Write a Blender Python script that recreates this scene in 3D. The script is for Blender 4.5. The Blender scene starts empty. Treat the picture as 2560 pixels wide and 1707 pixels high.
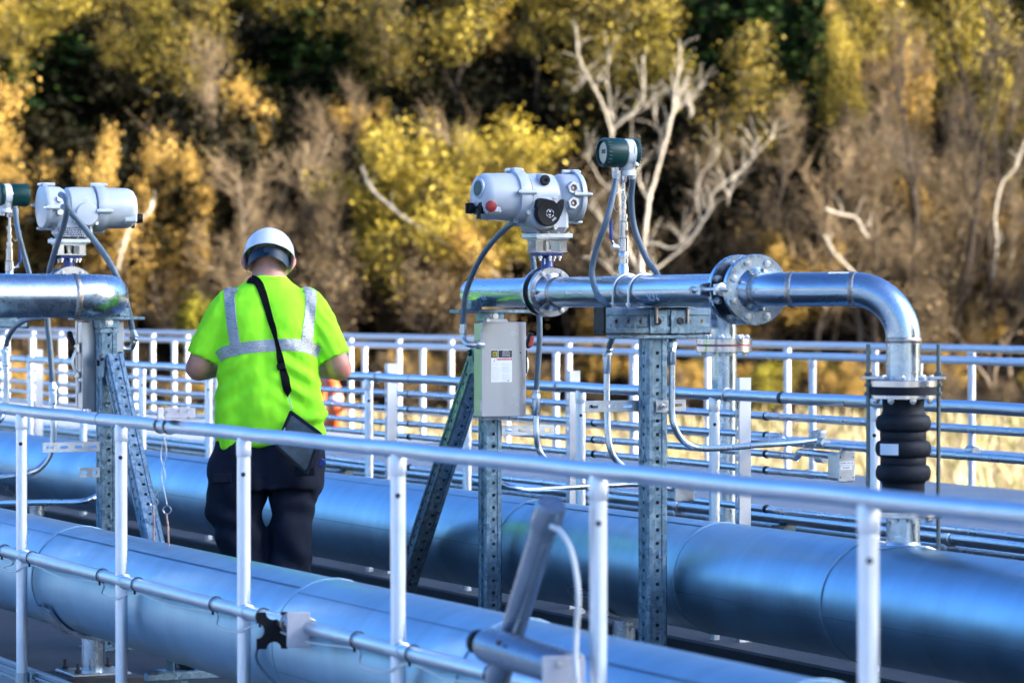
import bpy, math, random
import numpy as np
from mathutils import Vector, Matrix, noise
from mathutils.bvhtree import BVHTree

SC = bpy.context.scene
COL = SC.collection
PI = math.pi
R = math.radians

# ------------------------------------------------------------------ camera frame
# photograph coordinates (2560 x 1707) -> rays; the pipes, rails and headers all run along world X,
# which vanishes far to the left of the frame; world Y runs across them, away from the camera.
FPX = 8000.0
AZ = math.atan(3650 / FPX)
PT = math.atan(77.5 / FPX)
CAM = Vector((0, 0, 1.45))
F0 = Vector((-math.cos(AZ), math.sin(AZ), 0))
R0 = Vector((math.sin(AZ), math.cos(AZ), 0))
ZUP = Vector((0, 0, 1))
FWD = F0 * math.cos(PT) - ZUP * math.sin(PT)
UPV = ZUP * math.cos(PT) + F0 * math.sin(PT)


def ray(px, py):
    return FWD * FPX + R0 * (px - 1280) + UPV * (853.5 - py)


def at(px, py, Y):
    r = ray(px, py)
    return CAM + r * (Y / r.y)


def atd(px, py, d):
    r = ray(px, py)
    return CAM + r * (d / r.dot(F0))


def xat(px, Y):
    return at(px, 776, Y).x


def kk(px, Y):
    """photograph pixels per metre at column px on the plane y = Y"""
    p = at(px, 776, Y)
    return FPX / (p - CAM).dot(F0)


def proj(p):
    v = Vector(p) - CAM
    d = v.dot(FWD)
    return 1280 + FPX * v.dot(R0) / d, 853.5 - FPX * v.dot(UPV) / d


# ------------------------------------------------------------------ mesh builder
OFF = {}


class MB:
    def __init__(self):
        self.v = []
        self.f = []

    def quad(self, a, b, c, d):
        n = len(self.v)
        self.v += [tuple(a), tuple(b), tuple(c), tuple(d)]
        self.f.append((n, n + 1, n + 2, n + 3))

    def box(self, c, s, m=None, ch=0.0):
        """box at c, full size s, rotation m (3x3), chamfer ch on all edges"""
        c = Vector(c)
        hx, hy, hz = s[0] / 2, s[1] / 2, s[2] / 2
        m = m or Matrix.Identity(3)
        n0 = len(self.v)
        if ch <= 0:
            for x in (-hx, hx):
                for y in (-hy, hy):
                    for z in (-hz, hz):
                        self.v.append(tuple(c + m @ Vector((x, y, z))))
            for q in ((0, 1, 3, 2), (4, 6, 7, 5), (0, 4, 5, 1), (2, 3, 7, 6), (0, 2, 6, 4), (1, 5, 7, 3)):
                self.f.append(tuple(n0 + i for i in q))
            return
        ch = min(ch, hx * .9, hy * .9, hz * .9)
        idx = {}
        for sx in (-1, 1):
            for sy in (-1, 1):
                for sz in (-1, 1):
                    for ax in range(3):
                        p = [sx * (hx - ch), sy * (hy - ch), sz * (hz - ch)]
                        p[ax] = (sx * hx, sy * hy, sz * hz)[ax]
                        idx[(sx, sy, sz, ax)] = len(self.v)
                        self.v.append(tuple(c + m @ Vector(p)))
        I = lambda sx, sy, sz, ax: idx[(sx, sy, sz, ax)]
        for s_ in (-1, 1):
            a = [I(s_, -1, -1, 0), I(s_, 1, -1, 0), I(s_, 1, 1, 0), I(s_, -1, 1, 0)]
            self.f.append(tuple(a if s_ > 0 else a[::-1]))
            a = [I(-1, s_, -1, 1), I(-1, s_, 1, 1), I(1, s_, 1, 1), I(1, s_, -1, 1)]
            self.f.append(tuple(a if s_ > 0 else a[::-1]))
            a = [I(-1, -1, s_, 2), I(1, -1, s_, 2), I(1, 1, s_, 2), I(-1, 1, s_, 2)]
            self.f.append(tuple(a if s_ > 0 else a[::-1]))
        for s1 in (-1, 1):
            for s2 in (-1, 1):
                self.f.append((I(s1, s2, -1, 0), I(s1, s2, -1, 1), I(s1, s2, 1, 1), I(s1, s2, 1, 0)))
                self.f.append((I(s1, -1, s2, 0), I(s1, -1, s2, 2), I(s1, 1, s2, 2), I(s1, 1, s2, 0)))
                self.f.append((I(-1, s1, s2, 1), I(-1, s1, s2, 2), I(1, s1, s2, 2), I(1, s1, s2, 1)))
                for s3 in (-1, 1):
                    self.f.append((I(s1, s2, s3, 0), I(s1, s2, s3, 1), I(s1, s2, s3, 2)))

    def tube(self, pts, r, n=16, cap=True, ref=None):
        """sweep a circle (radius number or list) along pts"""
        pts = [Vector(p) for p in pts]
        k = len(pts)
        rr = list(r) if isinstance(r, (list, tuple)) else [r] * k
        tan = []
        for i in range(k):
            t = pts[min(i + 1, k - 1)] - pts[max(i - 1, 0)]
            tan.append(t.normalized() if t.length > 1e-9 else Vector((0, 0, 1)))
        a = tan[0].orthogonal().normalized() if ref is None else (ref - tan[0] * ref.dot(tan[0])).normalized()
        n0 = len(self.v)
        for i in range(k):
            a = (a - tan[i] * a.dot(tan[i])).normalized()
            b = tan[i].cross(a)
            for j in range(n):
                th = 2 * PI * j / n
                self.v.append(tuple(pts[i] + (a * math.cos(th) + b * math.sin(th)) * rr[i]))
        for i in range(k - 1):
            for j in range(n):
                p, q = n0 + i * n + j, n0 + i * n + (j + 1) % n
                self.f.append((p, q, q + n, p + n))
        if cap:
            self.f.append(tuple(n0 + j for j in range(n))[::-1])
            self.f.append(tuple(n0 + (k - 1) * n + j for j in range(n)))

    def cyl(self, p0, p1, r0, r1=None, n=24, cap=True):
        self.tube([p0, p1], [r0, r0 if r1 is None else r1], n, cap)

    def lathe(self, prof, o, ax, n=32, phase=0.0):
        """prof: list of (radius, height along ax from o); closed with caps where radius 0 is not reached"""
        o, ax = Vector(o), Vector(ax).normalized()
        a = ax.orthogonal().normalized()
        if abs(ax.z) < .9:
            a = (ZUP - ax * ax.z).normalized()
        b = ax.cross(a)
        n0 = len(self.v)
        for (r, h) in prof:
            for j in range(n):
                th = 2 * PI * j / n + phase
                self.v.append(tuple(o + ax * h + (a * math.cos(th) + b * math.sin(th)) * max(r, 1e-5)))
        k = len(prof)
        for i in range(k - 1):
            for j in range(n):
                p, q = n0 + i * n + j, n0 + i * n + (j + 1) % n
                self.f.append((p, q, q + n, p + n))
        self.f.append(tuple(n0 + j for j in range(n))[::-1])
        self.f.append(tuple(n0 + (k - 1) * n + j for j in range(n)))

    def disc(self, o, ax, r, t, n=32, ch=0.0, phase=0.0):
        """solid disc centred at o, thickness t along ax"""
        if ch:
            self.lathe([(r - ch, -t / 2), (r, -t / 2 + ch), (r, t / 2 - ch), (r - ch, t / 2)], o, ax, n, phase)
        else:
            self.lathe([(r, -t / 2), (r, t / 2)], o, ax, n, phase)

    def hexnut(self, o, ax, r, t):
        self.lathe([(r * .92, 0), (r, t * .12), (r, t * .85), (r * .88, t)], o, ax, 6, .3)

    def ring(self, o, ax, rad, r, n=40, m=10, a0=0, a1=2 * PI):
        ax = Vector(ax).normalized()
        u = ax.orthogonal().normalized()
        w = ax.cross(u)
        full = abs(a1 - a0 - 2 * PI) < 1e-6
        pts = [Vector(o) + (u * math.cos(a0 + (a1 - a0) * i / n) + w * math.sin(a0 + (a1 - a0) * i / n)) * rad for i in range(n + 1)]
        self.tube(pts, r, m, not full)

    def loft(self, secs, n=32, cap=True):
        """secs: list of rings, each a list of n points"""
        n0 = len(self.v)
        k = len(secs)
        for s in secs:
            self.v += [tuple(p) for p in s]
        n = len(secs[0])
        for i in range(k - 1):
            for j in range(n):
                p, q = n0 + i * n + j, n0 + i * n + (j + 1) % n
                self.f.append((p, q, q + n, p + n))
        if cap:
            self.f.append(tuple(n0 + j for j in range(n))[::-1])
            self.f.append(tuple(n0 + (k - 1) * n + j for j in range(n)))

    def prism(self, outline, o, u, w, t):
        """extrude a 2-D outline (list of (a,b)) lying in plane (u,w) at o by t along u x w (centred)"""
        u, w = Vector(u).normalized(), Vector(w).normalized()
        nn = u.cross(w).normalized()
        o = Vector(o)
        n0 = len(self.v)
        k = len(outline)
        for s in (-.5, .5):
            for (a, b) in outline:
                self.v.append(tuple(o + u * a + w * b + nn * (t * s)))
        for j in range(k):
            q = (j + 1) % k
            self.f.append((n0 + j, n0 + q, n0 + k + q, n0 + k + j))
        self.f.append(tuple(n0 + j for j in range(k))[::-1])
        self.f.append(tuple(n0 + k + j for j in range(k)))

    def grid(self, P, closed=False):
        n0 = len(self.v)
        rws, cls = len(P), len(P[0])
        for row in P:
            self.v += [tuple(p) for p in row]
        for i in range(rws - 1):
            for j in range(cls - (0 if closed else 1)):
                p = n0 + i * cls + j
                q = n0 + i * cls + (j + 1) % cls
                self.f.append((p, q, q + cls, p + cls))

    def mesh(self, name, mat, off=Vector((0, 0, 0)), sharp=35, smooth=True):
        me = bpy.data.meshes.new(name)
        vs = self.v if off.length == 0 else [(x - off.x, y - off.y, z - off.z) for (x, y, z) in self.v]
        me.from_pydata(vs, [], self.f)
        if mat:
            me.materials.append(mat)
        if smooth:
            me.polygons.foreach_set('use_smooth', [True] * len(me.polygons))
            me.update()
            me.set_sharp_from_angle(angle=R(sharp))
        me.update()
        return me

    def build(self, name, mat, parent=None, sharp=35, smooth=True, label=None):
        """one mesh object. Under a parent whose frame is the world (OFF holds its place) or local (OFF = 0)"""
        if parent is None:
            a = np.array(self.v)
            off = Vector(((a[:, 0].min() + a[:, 0].max()) / 2, (a[:, 1].min() + a[:, 1].max()) / 2, a[:, 2].min()))
            o = bpy.data.objects.new(name, self.mesh(name, mat, off, sharp, smooth))
            o.location = off
            OFF[o.name] = off
        else:
            off = OFF[parent.name]
            o = bpy.data.objects.new(name, self.mesh(name, mat, off, sharp, smooth))
            o.parent = parent
            OFF[o.name] = off
        COL.objects.link(o)
        if label:
            o['label'] = label
        return o


def tag(o, label=None, cat=None, group=None, kind=None):
    if label:
        o['label'] = label
    if cat:
        o['category'] = cat
    if group:
        o['group'] = group
    if kind:
        o['kind'] = kind
    return o


def thing(name, label, cat, loc=(0, 0, 0), rz=0.0, group=None, local=False):
    """Empty at a thing's base; its parts are built in world coordinates, or in its own frame when local"""
    o = bpy.data.objects.new(name, None)
    o.empty_display_size = .1
    COL.objects.link(o)
    o.location = loc
    o.rotation_euler = (0, 0, rz)
    OFF[o.name] = Vector((0, 0, 0)) if local else Vector(loc)
    return tag(o, label, cat, group)


def copy_tree(o, parent=None):
    c = o.copy()
    COL.objects.link(c)
    OFF[c.name] = OFF.get(o.name, Vector((0, 0, 0)))
    if parent is not None:
        c.parent = parent
    for ch in list(o.children):
        copy_tree(ch, c)
    return c


def text_mb(mb, s, size, o, u, w, ext=.0008, align='CENTER', bend=None):
    """add lettering to a builder: u reading direction, w up; bend maps (a,b,c) to a point instead"""
    cu = bpy.data.curves.new('lettering', 'FONT')
    cu.body = s
    cu.size = size
    cu.extrude = ext
    cu.resolution_u = 2
    cu.align_x = align
    cu.align_y = 'CENTER'
    ob = bpy.data.objects.new('lettering', cu)
    COL.objects.link(ob)
    dg = bpy.context.evaluated_depsgraph_get()
    me = bpy.data.meshes.new_from_object(ob.evaluated_get(dg))
    u, w = Vector(u).normalized(), Vector(w).normalized()
    nn = u.cross(w)
    o = Vector(o)
    n0 = len(mb.v)
    for v in me.vertices:
        c = v.co
        mb.v.append(tuple(o + u * c.x + w * c.y + nn * c.z) if bend is None else tuple(bend(c.x, c.y, c.z)))
    for p in me.polygons:
        mb.f.append(tuple(n0 + i for i in p.vertices))
    bpy.data.objects.remove(ob)
    bpy.data.curves.remove(cu)
    bpy.data.meshes.remove(me)


def arc(c, u, w, r, a0, a1, n=14):
    c, u, w = Vector(c), Vector(u), Vector(w)
    return [c + (u * math.cos(a0 + (a1 - a0) * i / n) + w * math.sin(a0 + (a1 - a0) * i / n)) * r for i in range(n + 1)]


def spline(pts, per=8):
    """Catmull-Rom through pts"""
    P = [Vector(p) for p in pts]
    P = [P[0] * 2 - P[1]] + P + [P[-1] * 2 - P[-2]]
    out = []
    for i in range(1, len(P) - 2):
        a, b, c, d = P[i - 1], P[i], P[i + 1], P[i + 2]
        for j in range(per):
            t = j / per
            out.append(.5 * ((2 * b) + (c - a) * t + (2 * a - 5 * b + 4 * c - d) * t * t + (3 * b - a - 3 * c + d) * t ** 3))
    out.append(P[-2])
    return out


# ------------------------------------------------------------------ materials
MATS = {}


def mat(name, col, rough=.5, metal=0.0, nz=0.0, nscale=30, rvar=0.0, bump=0.0, bscale=None, stretch=None, spec=.5, coat=0.0, dirt=None, aniso=0.0):
    """Principled with procedural colour / roughness variation and bump in object space"""
    m = bpy.data.materials.new(name)
    m.use_nodes = True
    nt = m.node_tree
    b = nt.nodes['Principled BSDF']
    b.inputs['Base Color'].default_value = (*col, 1)
    b.inputs['Roughness'].default_value = rough
    b.inputs['Metallic'].default_value = metal
    b.inputs['Specular IOR Level'].default_value = spec
    if coat:
        b.inputs['Coat Weight'].default_value = coat
        b.inputs['Coat Roughness'].default_value = .1
    if aniso:
        b.inputs['Anisotropic'].default_value = aniso
    tc = nt.nodes.new('ShaderNodeTexCoord')
    mp = nt.nodes.new('ShaderNodeMapping')
    nt.links.new(tc.outputs['Object'], mp.inputs['Vector'])
    if stretch:
        mp.inputs['Scale'].default_value = stretch
    n1 = nt.nodes.new('ShaderNodeTexNoise')
    n1.inputs['Scale'].default_value = nscale
    n1.inputs['Detail'].default_value = 5
    n1.inputs['Roughness'].default_value = .65
    nt.links.new(mp.outputs['Vector'], n1.inputs['Vector'])
    if nz:
        mx = nt.nodes.new('ShaderNodeMixRGB')
        mx.blend_type = 'MIX'
        mx.inputs['Color1'].default_value = (*[c * (1 - nz) for c in col], 1)
        mx.inputs['Color2'].default_value = (*[min(1, c * (1 + nz)) for c in col], 1)
        rm = nt.nodes.new('ShaderNodeMapRange')
        rm.inputs['From Min'].default_value = .3
        rm.inputs['From Max'].default_value = .7
        nt.links.new(n1.outputs['Fac'], rm.inputs['Value'])
        nt.links.new(rm.outputs['Result'], mx.inputs['Fac'])
        last = mx.outputs['Color']
        if dirt:
            n3 = nt.nodes.new('ShaderNodeTexNoise')
            n3.inputs['Scale'].default_value = dirt[1]
            n3.inputs['Detail'].default_value = 8
            n3.inputs['Roughness'].default_value = .7
            nt.links.new(mp.outputs['Vector'], n3.inputs['Vector'])
            cr = nt.nodes.new('ShaderNodeMapRange')
            cr.inputs['From Min'].default_value = dirt[2]
            cr.inputs['From Max'].default_value = dirt[2] + .12
            nt.links.new(n3.outputs['Fac'], cr.inputs['Value'])
            mx2 = nt.nodes.new('ShaderNodeMixRGB')
            nt.links.new(cr.outputs['Result'], mx2.inputs['Fac'])
            nt.links.new(last, mx2.inputs['Color1'])
            mx2.inputs['Color2'].default_value = (*dirt[0], 1)
            last = mx2.outputs['Color']
        nt.links.new(last, b.inputs['Base Color'])
    if rvar:
        n2 = nt.nodes.new('ShaderNodeTexNoise')
        n2.inputs['Scale'].default_value = nscale * .35
        n2.inputs['Detail'].default_value = 6
        nt.links.new(mp.outputs['Vector'], n2.inputs['Vector'])
        r2 = nt.nodes.new('ShaderNodeMapRange')
        r2.inputs['From Min'].default_value = .3
        r2.inputs['From Max'].default_value = .7
        r2.inputs['To Min'].default_value = max(.03, rough - rvar)
        r2.inputs['To Max'].default_value = min(1, rough + rvar)
        nt.links.new(n2.outputs['Fac'], r2.inputs['Value'])
        nt.links.new(r2.outputs['Result'], b.inputs['Roughness'])
    if bump:
        nb = nt.nodes.new('ShaderNodeTexNoise')
        nb.inputs['Scale'].default_value = bscale or nscale * 3
        nb.inputs['Detail'].default_value = 4
        nt.links.new(mp.outputs['Vector'], nb.inputs['Vector'])
        bp = nt.nodes.new('ShaderNodeBump')
        bp.inputs['Strength'].default_value = bump
        bp.inputs['Distance'].default_value = .01
        nt.links.new(nb.outputs['Fac'], bp.inputs['Height'])
        nt.links.new(bp.outputs['Normal'], b.inputs['Normal'])
    MATS[name] = m
    return m


M = MATS
mat('lit_post_aluminium', (.74, .76, .79), .42, .9, .05, 14, .06, .02, 300, (1, 1, 1), dirt=((.35, .33, .32), 9, .70))  # lighter copy of the rail metal: bright sunlit sides put into its colour
mat('rail_aluminium', (.50, .56, .62), .33, 1.0, .05, 14, .06, .02, 300, (1, 1, 1), dirt=((.35, .33, .32), 9, .70))  # base colour tinted with the blue the sky reflects in it
mat('far_rail_aluminium', (.62, .63, .65), .5, .55, .05, 10)
mat('stainless_pipe', (.42, .50, .57), .27, 1.0, .10, 8, .05, .006, 160, (.6, 6, 6), dirt=((.34, .30, .27), 5, .72))
mat('stainless_bright', (.54, .54, .55), .24, 1.0, .06, 20, .06)
mat('weld_steel', (.42, .36, .31), .38, 1.0, .35, 60, .1, .12, 200)
mat('jacket_aluminium', (.27, .43, .54), .40, 1.0, .10, 3, .07, .03, 14, (3.0, .8, .8), dirt=((.19, .30, .38), 2.2, .62))  # sky reflection painted in: the metal's base colour is tinted blue
mat('zinc_conduit', (.50, .57, .64), .30, 1.0, .08, 20, .06)
mat('zinc_fitting', (.55, .57, .58), .38, .9, .15, 40, .1)
mat('bolt_steel', (.62, .60, .56), .33, 1.0, .12, 60, .08)
mat('dark_bolt', (.05, .05, .06), .5, .6)
mat('flex_hose', (.085, .125, .16), .42, 0, .15, 40, .06, .25, 260, (1, 1, 1))
mat('black_rubber', (.006, .008, .013), .62, 0, .3, 30, .08, .25, 220, spec=.25)
mat('black_plastic', (.006, .0065, .008), .5, 0, .2, 50, spec=.18)
mat('actuator_paint', (.41, .45, .49), .33, 0, .04, 10, .05, .06, 260, dirt=((.38, .39, .40), 12, .72))
mat('teal_paint', (.002, .034, .032), .42, 0, .15, 20, .08, .08, 200, spec=.25)
mat('housing_grey', (.55, .58, .58), .42, 0, .05, 20)
mat('valve_blue', (.010, .035, .20), .40, 0, .15, 30)
mat('red_plastic', (.26, .012, .012), .4, 0, .1, 40)
mat('box_stainless', (.44, .45, .47), .34, 1.0, .03, 3, .02, .01, 200, (1, 8, 1))
mat('label_white', (.78, .80, .82), .5, 0, .03, 40)
mat('label_black', (.010, .010, .014), .45)
mat('label_yellow', (.72, .55, .03), .5)
mat('label_red', (.50, .02, .07), .5)
mat('label_grey', (.45, .52, .62), .6)
mat('lens_glass', (.008, .014, .014), .15, 0, spec=.3)
mat('display_beige', (.42, .38, .26), .4)
mat('plug_rust', (.14, .07, .05), .7, .2, .4, 60)
mat('pvc_grey', (.17, .22, .28), .27, .75, .10, 14, .06, dirt=((.20, .21, .23), 10, .66))
mat('white_cable', (.60, .60, .57), .45, 0, .05, 20)
mat('clear_plate', (.45, .44, .46), .22, 0, .12, 14, .08)
mat('clamp_brown', (.30, .24, .20), .35, 1.0, .2, 40)
mat('rusty_rod', (.36, .22, .17), .65, .3, .6, 90, .1)
mat('orange_ring', (.62, .10, .02), .5, 0, .08, 20)
mat('hard_hat_shell', (.62, .65, .66), .30, 0, .03, 8, .05, coat=.3)
mat('headband', (.008, .022, .040), .4, 0, .2, 30, spec=.3)
mat('navy_cloth', (.009, .013, .026), .88, 0, .25, 40, 0, .35, 500, spec=.2)
mat('boot_leather', (.05, .03, .02), .6, 0, .3, 30)
mat('strap_web', (.004, .004, .006), .85, 0, .2, 120, 0, .4, 700, spec=.1)
mat('hair_grey', (.32, .27, .23), .85, 0, .3, 200)
mat('skin', (.50, .24, .165), .52, 0, .16, 22, .06, .08, 260, dirt=((.52, .20, .15), 7, .55))
M['skin'].node_tree.nodes['Principled BSDF'].inputs['Subsurface Weight'].default_value = .12
M['skin'].node_tree.nodes['Principled BSDF'].inputs['Subsurface Radius'].default_value = (.01, .004, .002)
mat('ear_skin', (.50, .21, .15), .5, 0, .15, 30)
mat('reflective_tape', (.40, .41, .41), .42, .4, .30, 60, .12, .5, 90, (1, 1, 3.0), dirt=((.14, .15, .15), 34, .55))
mat('hi_vis_cloth', (.34, 1.0, .03), .85, 0, .05, 6, 0, .12, 600, spec=.15)
mat('tablet_case', (.005, .009, .013), .45, 0, .3, 20, .1, spec=.25)
mat('tablet_panel', (.075, .10, .115), .38, 0, .5, 14, .1, spec=.25)
mat('concrete', (.022, .028, .034), .72, 0, .35, 3, 0, .25, 60, dirt=((.014, .014, .014), 1.6, .52))  # near-black: shade under the header pipes is put into the colour
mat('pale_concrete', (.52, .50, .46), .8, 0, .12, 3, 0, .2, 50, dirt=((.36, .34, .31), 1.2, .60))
mat('dark_gravel', (.045, .05, .055), .9, 0, .6, 30, 0, .6, 40)
mat('cover_metal', (.42, .44, .46), .55, .5, .1, 3, .1)
mat('seam_dark', (.16, .25, .33), .5, .8)
mat('rod_zinc', (.13, .16, .16), .4, .7, .2, 60)
mat('slab_grey', (.17, .195, .22), .5, 0, .15, 3, 0, .2, 50, dirt=((.15, .16, .17), 1.2, .6))
mat('wet_black', (.02, .022, .025), .5, 0, .3, 6)


def galvanised():
    m = mat('galvanised', (.42, .46, .49), .45, .85)
    nt = m.node_tree
    b = nt.nodes['Principled BSDF']
    tc = nt.nodes.new('ShaderNodeTexCoord')
    v = nt.nodes.new('ShaderNodeTexVoronoi')
    v.inputs['Scale'].default_value = 62
    v.inputs['Randomness'].default_value = 1
    n = nt.nodes.new('ShaderNodeTexNoise')
    n.inputs['Scale'].default_value = 40
    n.inputs['Detail'].default_value = 3
    ad = nt.nodes.new('ShaderNodeMixRGB')
    ad.inputs['Fac'].default_value = .04
    nt.links.new(tc.outputs['Object'], ad.inputs['Color1'])
    nt.links.new(n.outputs['Color'], ad.inputs['Color2'])
    nt.links.new(tc.outputs['Object'], n.inputs['Vector'])
    nt.links.new(ad.outputs['Color'], v.inputs['Vector'])
    sp = nt.nodes.new('ShaderNodeSeparateColor')
    nt.links.new(v.outputs['Color'], sp.inputs['Color'])
    cr = nt.nodes.new('ShaderNodeValToRGB')
    cr.color_ramp.elements[0].color = (.085, .145, .185, 1)  # ramp tinted blue-teal to carry the skylit shade on the zinc
    cr.color_ramp.elements[1].color = (.27, .37, .43, 1)
    nt.links.new(sp.outputs[0], cr.inputs['Fac'])
    n2 = nt.nodes.new('ShaderNodeTexNoise')
    n2.inputs['Scale'].default_value = 7
    n2.inputs['Detail'].default_value = 6
    nt.links.new(tc.outputs['Object'], n2.inputs['Vector'])
    mr = nt.nodes.new('ShaderNodeMapRange')
    mr.inputs['From Min'].default_value = .35
    mr.inputs['From Max'].default_value = .7
    mr.inputs['To Max'].default_value = .55
    nt.links.new(n2.outputs['Fac'], mr.inputs['Value'])
    mx = nt.nodes.new('ShaderNodeMixRGB')
    nt.links.new(mr.outputs['Result'], mx.inputs['Fac'])
    nt.links.new(cr.outputs['Color'], mx.inputs['Color1'])
    mx.inputs['Color2'].default_value = (.16, .23, .28, 1)
    nt.links.new(mx.outputs['Color'], b.inputs['Base Color'])
    r = nt.nodes.new('ShaderNodeMapRange')
    r.inputs['To Min'].default_value = .34
    r.inputs['To Max'].default_value = .6
    nt.links.new(sp.outputs[1], r.inputs['Value'])
    nt.links.new(r.outputs['Result'], b.inputs['Roughness'])


galvanised()
# ------------------------------------------------------------------ the setting
ZF = -.05


def sheet(name, pts, m):
    b = MB()
    n = len(b.v)
    b.v += [tuple(p) for p in pts]
    b.f.append(tuple(range(len(pts))))
    return tag(b.build(name, m, smooth=False), kind='structure')


def slab(name, x0, x1, y0, y1, z0, z1, m, ch=.01):
    b = MB()
    b.box(((x0 + x1) / 2, (y0 + y1) / 2, (z0 + z1) / 2), (x1 - x0, y1 - y0, z1 - z0), ch=ch)
    return tag(b.build(name, m, smooth=False), kind='structure')


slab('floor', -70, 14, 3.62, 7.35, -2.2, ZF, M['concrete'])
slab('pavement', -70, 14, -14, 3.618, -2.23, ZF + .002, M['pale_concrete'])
slab('pavement', -160, 120, -160, -14.01, -2.24, ZF - .3, M['pale_concrete'])  # unseen pale yard behind the camera, added to bounce sunlight forward
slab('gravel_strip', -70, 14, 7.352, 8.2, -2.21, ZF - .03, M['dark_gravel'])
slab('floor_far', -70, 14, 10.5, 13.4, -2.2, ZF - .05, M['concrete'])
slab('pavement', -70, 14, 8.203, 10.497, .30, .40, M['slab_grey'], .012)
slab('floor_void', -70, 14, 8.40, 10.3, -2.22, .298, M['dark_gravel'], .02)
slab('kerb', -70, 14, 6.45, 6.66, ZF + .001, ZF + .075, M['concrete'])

# ------------------------------------------------------------------ handrails
TOCAM = -F0


def handrail(name, label, Y, z, x0, x1, xs, r, lows=(), m=None, bolts=True, group=None, ends=True, zf=ZF):
    m = m or M['rail_aluminium']
    t = thing(name, label, 'handrail', ((x0 + x1) / 2, Y, zf), group=group)
    b = MB()
    n = 60
    # a long tube is never dead straight: it sags a millimetre or two between posts
    pts = [Vector((x0 + (x1 - x0) * i / n, Y + .0012 * math.sin(i * 1.7), z + .0016 * math.sin(i * 2.3))) for i in range(n + 1)]
    b.tube(pts, r, 24)
    b.build('top_rail', m, t)
    for lz in lows:
        b = MB()
        b.cyl((x0, Y, lz), (x1, Y, lz), r * .98, n=24)
        o = b.build('lower_rail', m, t)
        for x in xs:
            b = MB()
            b.lathe([(r * 1.0, -.045), (r * 1.13, -.043), (r * 1.13, .043), (r, .045)], (x, Y, lz), (1, 0, 0), 24)
            b.build('post_sleeve', m, o)
    for x in xs:
        b = MB()
        b.cyl((x, Y, zf), (x, Y, z - r * .55), r * .97, n=24)
        # saddle where the post is coped to the rail
        b.lathe([(r * .97, -.075), (r * 1.06, -.070), (r * 1.06, -.028), (r * .98, -.020)], (x, Y, z), (0, 0, 1), 24)
        p = b.build('post', M['lit_post_aluminium'] if bolts else m, t)
        b = MB()
        b.box((x, Y, zf + .006), (.13, .10, .012), ch=.003)
        b.build('base_plate', m, p)
        if bolts:
            b = MB()
            c = Vector((x, Y, z - .13)) + TOCAM * r * .93
            b.lathe([(.0075, 0), (.0075, .004), (.0045, .0045), (.0040, .002), (0, .002)], c, TOCAM, 12)
            b.build('bolt', M['dark_bolt'], p)
    return t


YN = 3.5
h_top = .1035 * YN / math.cos(AZ)
h_low = .2525 * YN / math.cos(AZ)
ZN = 1.45 - h_top
ZL = 1.45 - h_low
xs_near = [-1.672 * YN - .3720 * YN * k for k in range(-1, 8)]
near = handrail('handrail', 'nearest aluminium handrail crossing in front of the man, thin cable tied under its lower rail', YN, ZN, -20, -2.2, xs_near, .0228, (ZL,), group='aluminium handrails')
# toe channel with its clamp at the foot of the near rail
b = MB()
for zz in (-.018, .014, .040):
    b.box((-11, YN + .045, ZF + .03 + zz), (18, .012, .010), ch=.002)
b.box((-11, YN + .058, ZF + .042), (18, .004, .062), ch=.001)
b.build('toe_board', M['cover_metal'], near)
for x in xs_near:
    b = MB()
    b.lathe([(.0262, -.022), (.0262, .022)], (x, YN, ZF + .042), (0, 0, 1), 24)
    b.box((x, YN + .026, ZF + .042), (.095, .008, .044), ch=.002)
    b.build('post_clamp', M['zinc_fitting'], near)
# thin sensor cable strapped under the lower rail
pts = []
ties = [11, 80, 256, 344, 540, 658, 895, 1033, 1230]
for i, px in enumerate(ties):
    x = xat(px, YN)
    pts.append(Vector((x, YN - .006, ZL - .0265)))
    if i < len(ties) - 1:
        x2 = xat(ties[i + 1], YN)
        sag = .020 if i % 2 else .034
        if i % 2 == 0:
            pts.append(Vector((x + .25 * (x2 - x), YN - .035, ZL - .026 - sag)))
            pts.append(Vector((x + .7 * (x2 - x), YN - .035, ZL - .026 - sag)))
        else:
            pts.append(Vector((x + .5 * (x2 - x), YN - .015, ZL - .030 - sag * .5)))
b = MB()
b.tube(spline([Vector((xat(-300, YN), YN, ZL - .03))] + pts, 8), .0036, 8)
cab = tag(b.build('sensor_cable', M['white_cable']), 'thin grey cable drooping between black ties below the near lower rail', 'cable')
for px in ties:
    b = MB()
    x = xat(px, YN)
    b.ring((x, YN, ZL), (1, 0, 0), .0255, .0022, 32, 6)
    b.box((x, YN - .012, ZL - .028), (.005, .007, .012))
    b.build('cable_tie', M['black_plastic'], cab)

b = MB()
b.lathe([(.0232, -.003), (.0238, -.002), (.0238, .002), (.0232, .003)], (xat(252, YN), YN, ZN), (1, 0, 0), 24)
b.build('joint', M['dark_bolt'], near)
YM = 6.55
ZM = 1.45 - .0504 * YM / math.cos(AZ)
xs_mid = [-1.666 * YM - .2034 * YM * k for k in range(-1, 13)]
handrail('handrail', 'middle aluminium handrail behind the man and the second header pipe, carrying rows of thin conduits', YM, ZM, -26, -7.0, xs_mid, .0243, (), group='aluminium handrails')
midr = [o for o in COL.objects if o.name.startswith('handrail')][-1]
for px, hw_ in ((1958, .013), (2122, .003), (1030, .003), (700, .003), (160, .010)):
    b = MB()
    b.lathe([(.0240, -hw_), (.0254, -hw_), (.0254, hw_), (.0240, hw_)], (xat(px, YM), YM, ZM), (1, 0, 0), 24)
    b.build('joint', M['dark_bolt'], midr)
Y2 = 10.9
xs_2 = [-2.4895 * Y2 + 1.362 * k for k in range(-9, 10)]
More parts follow.
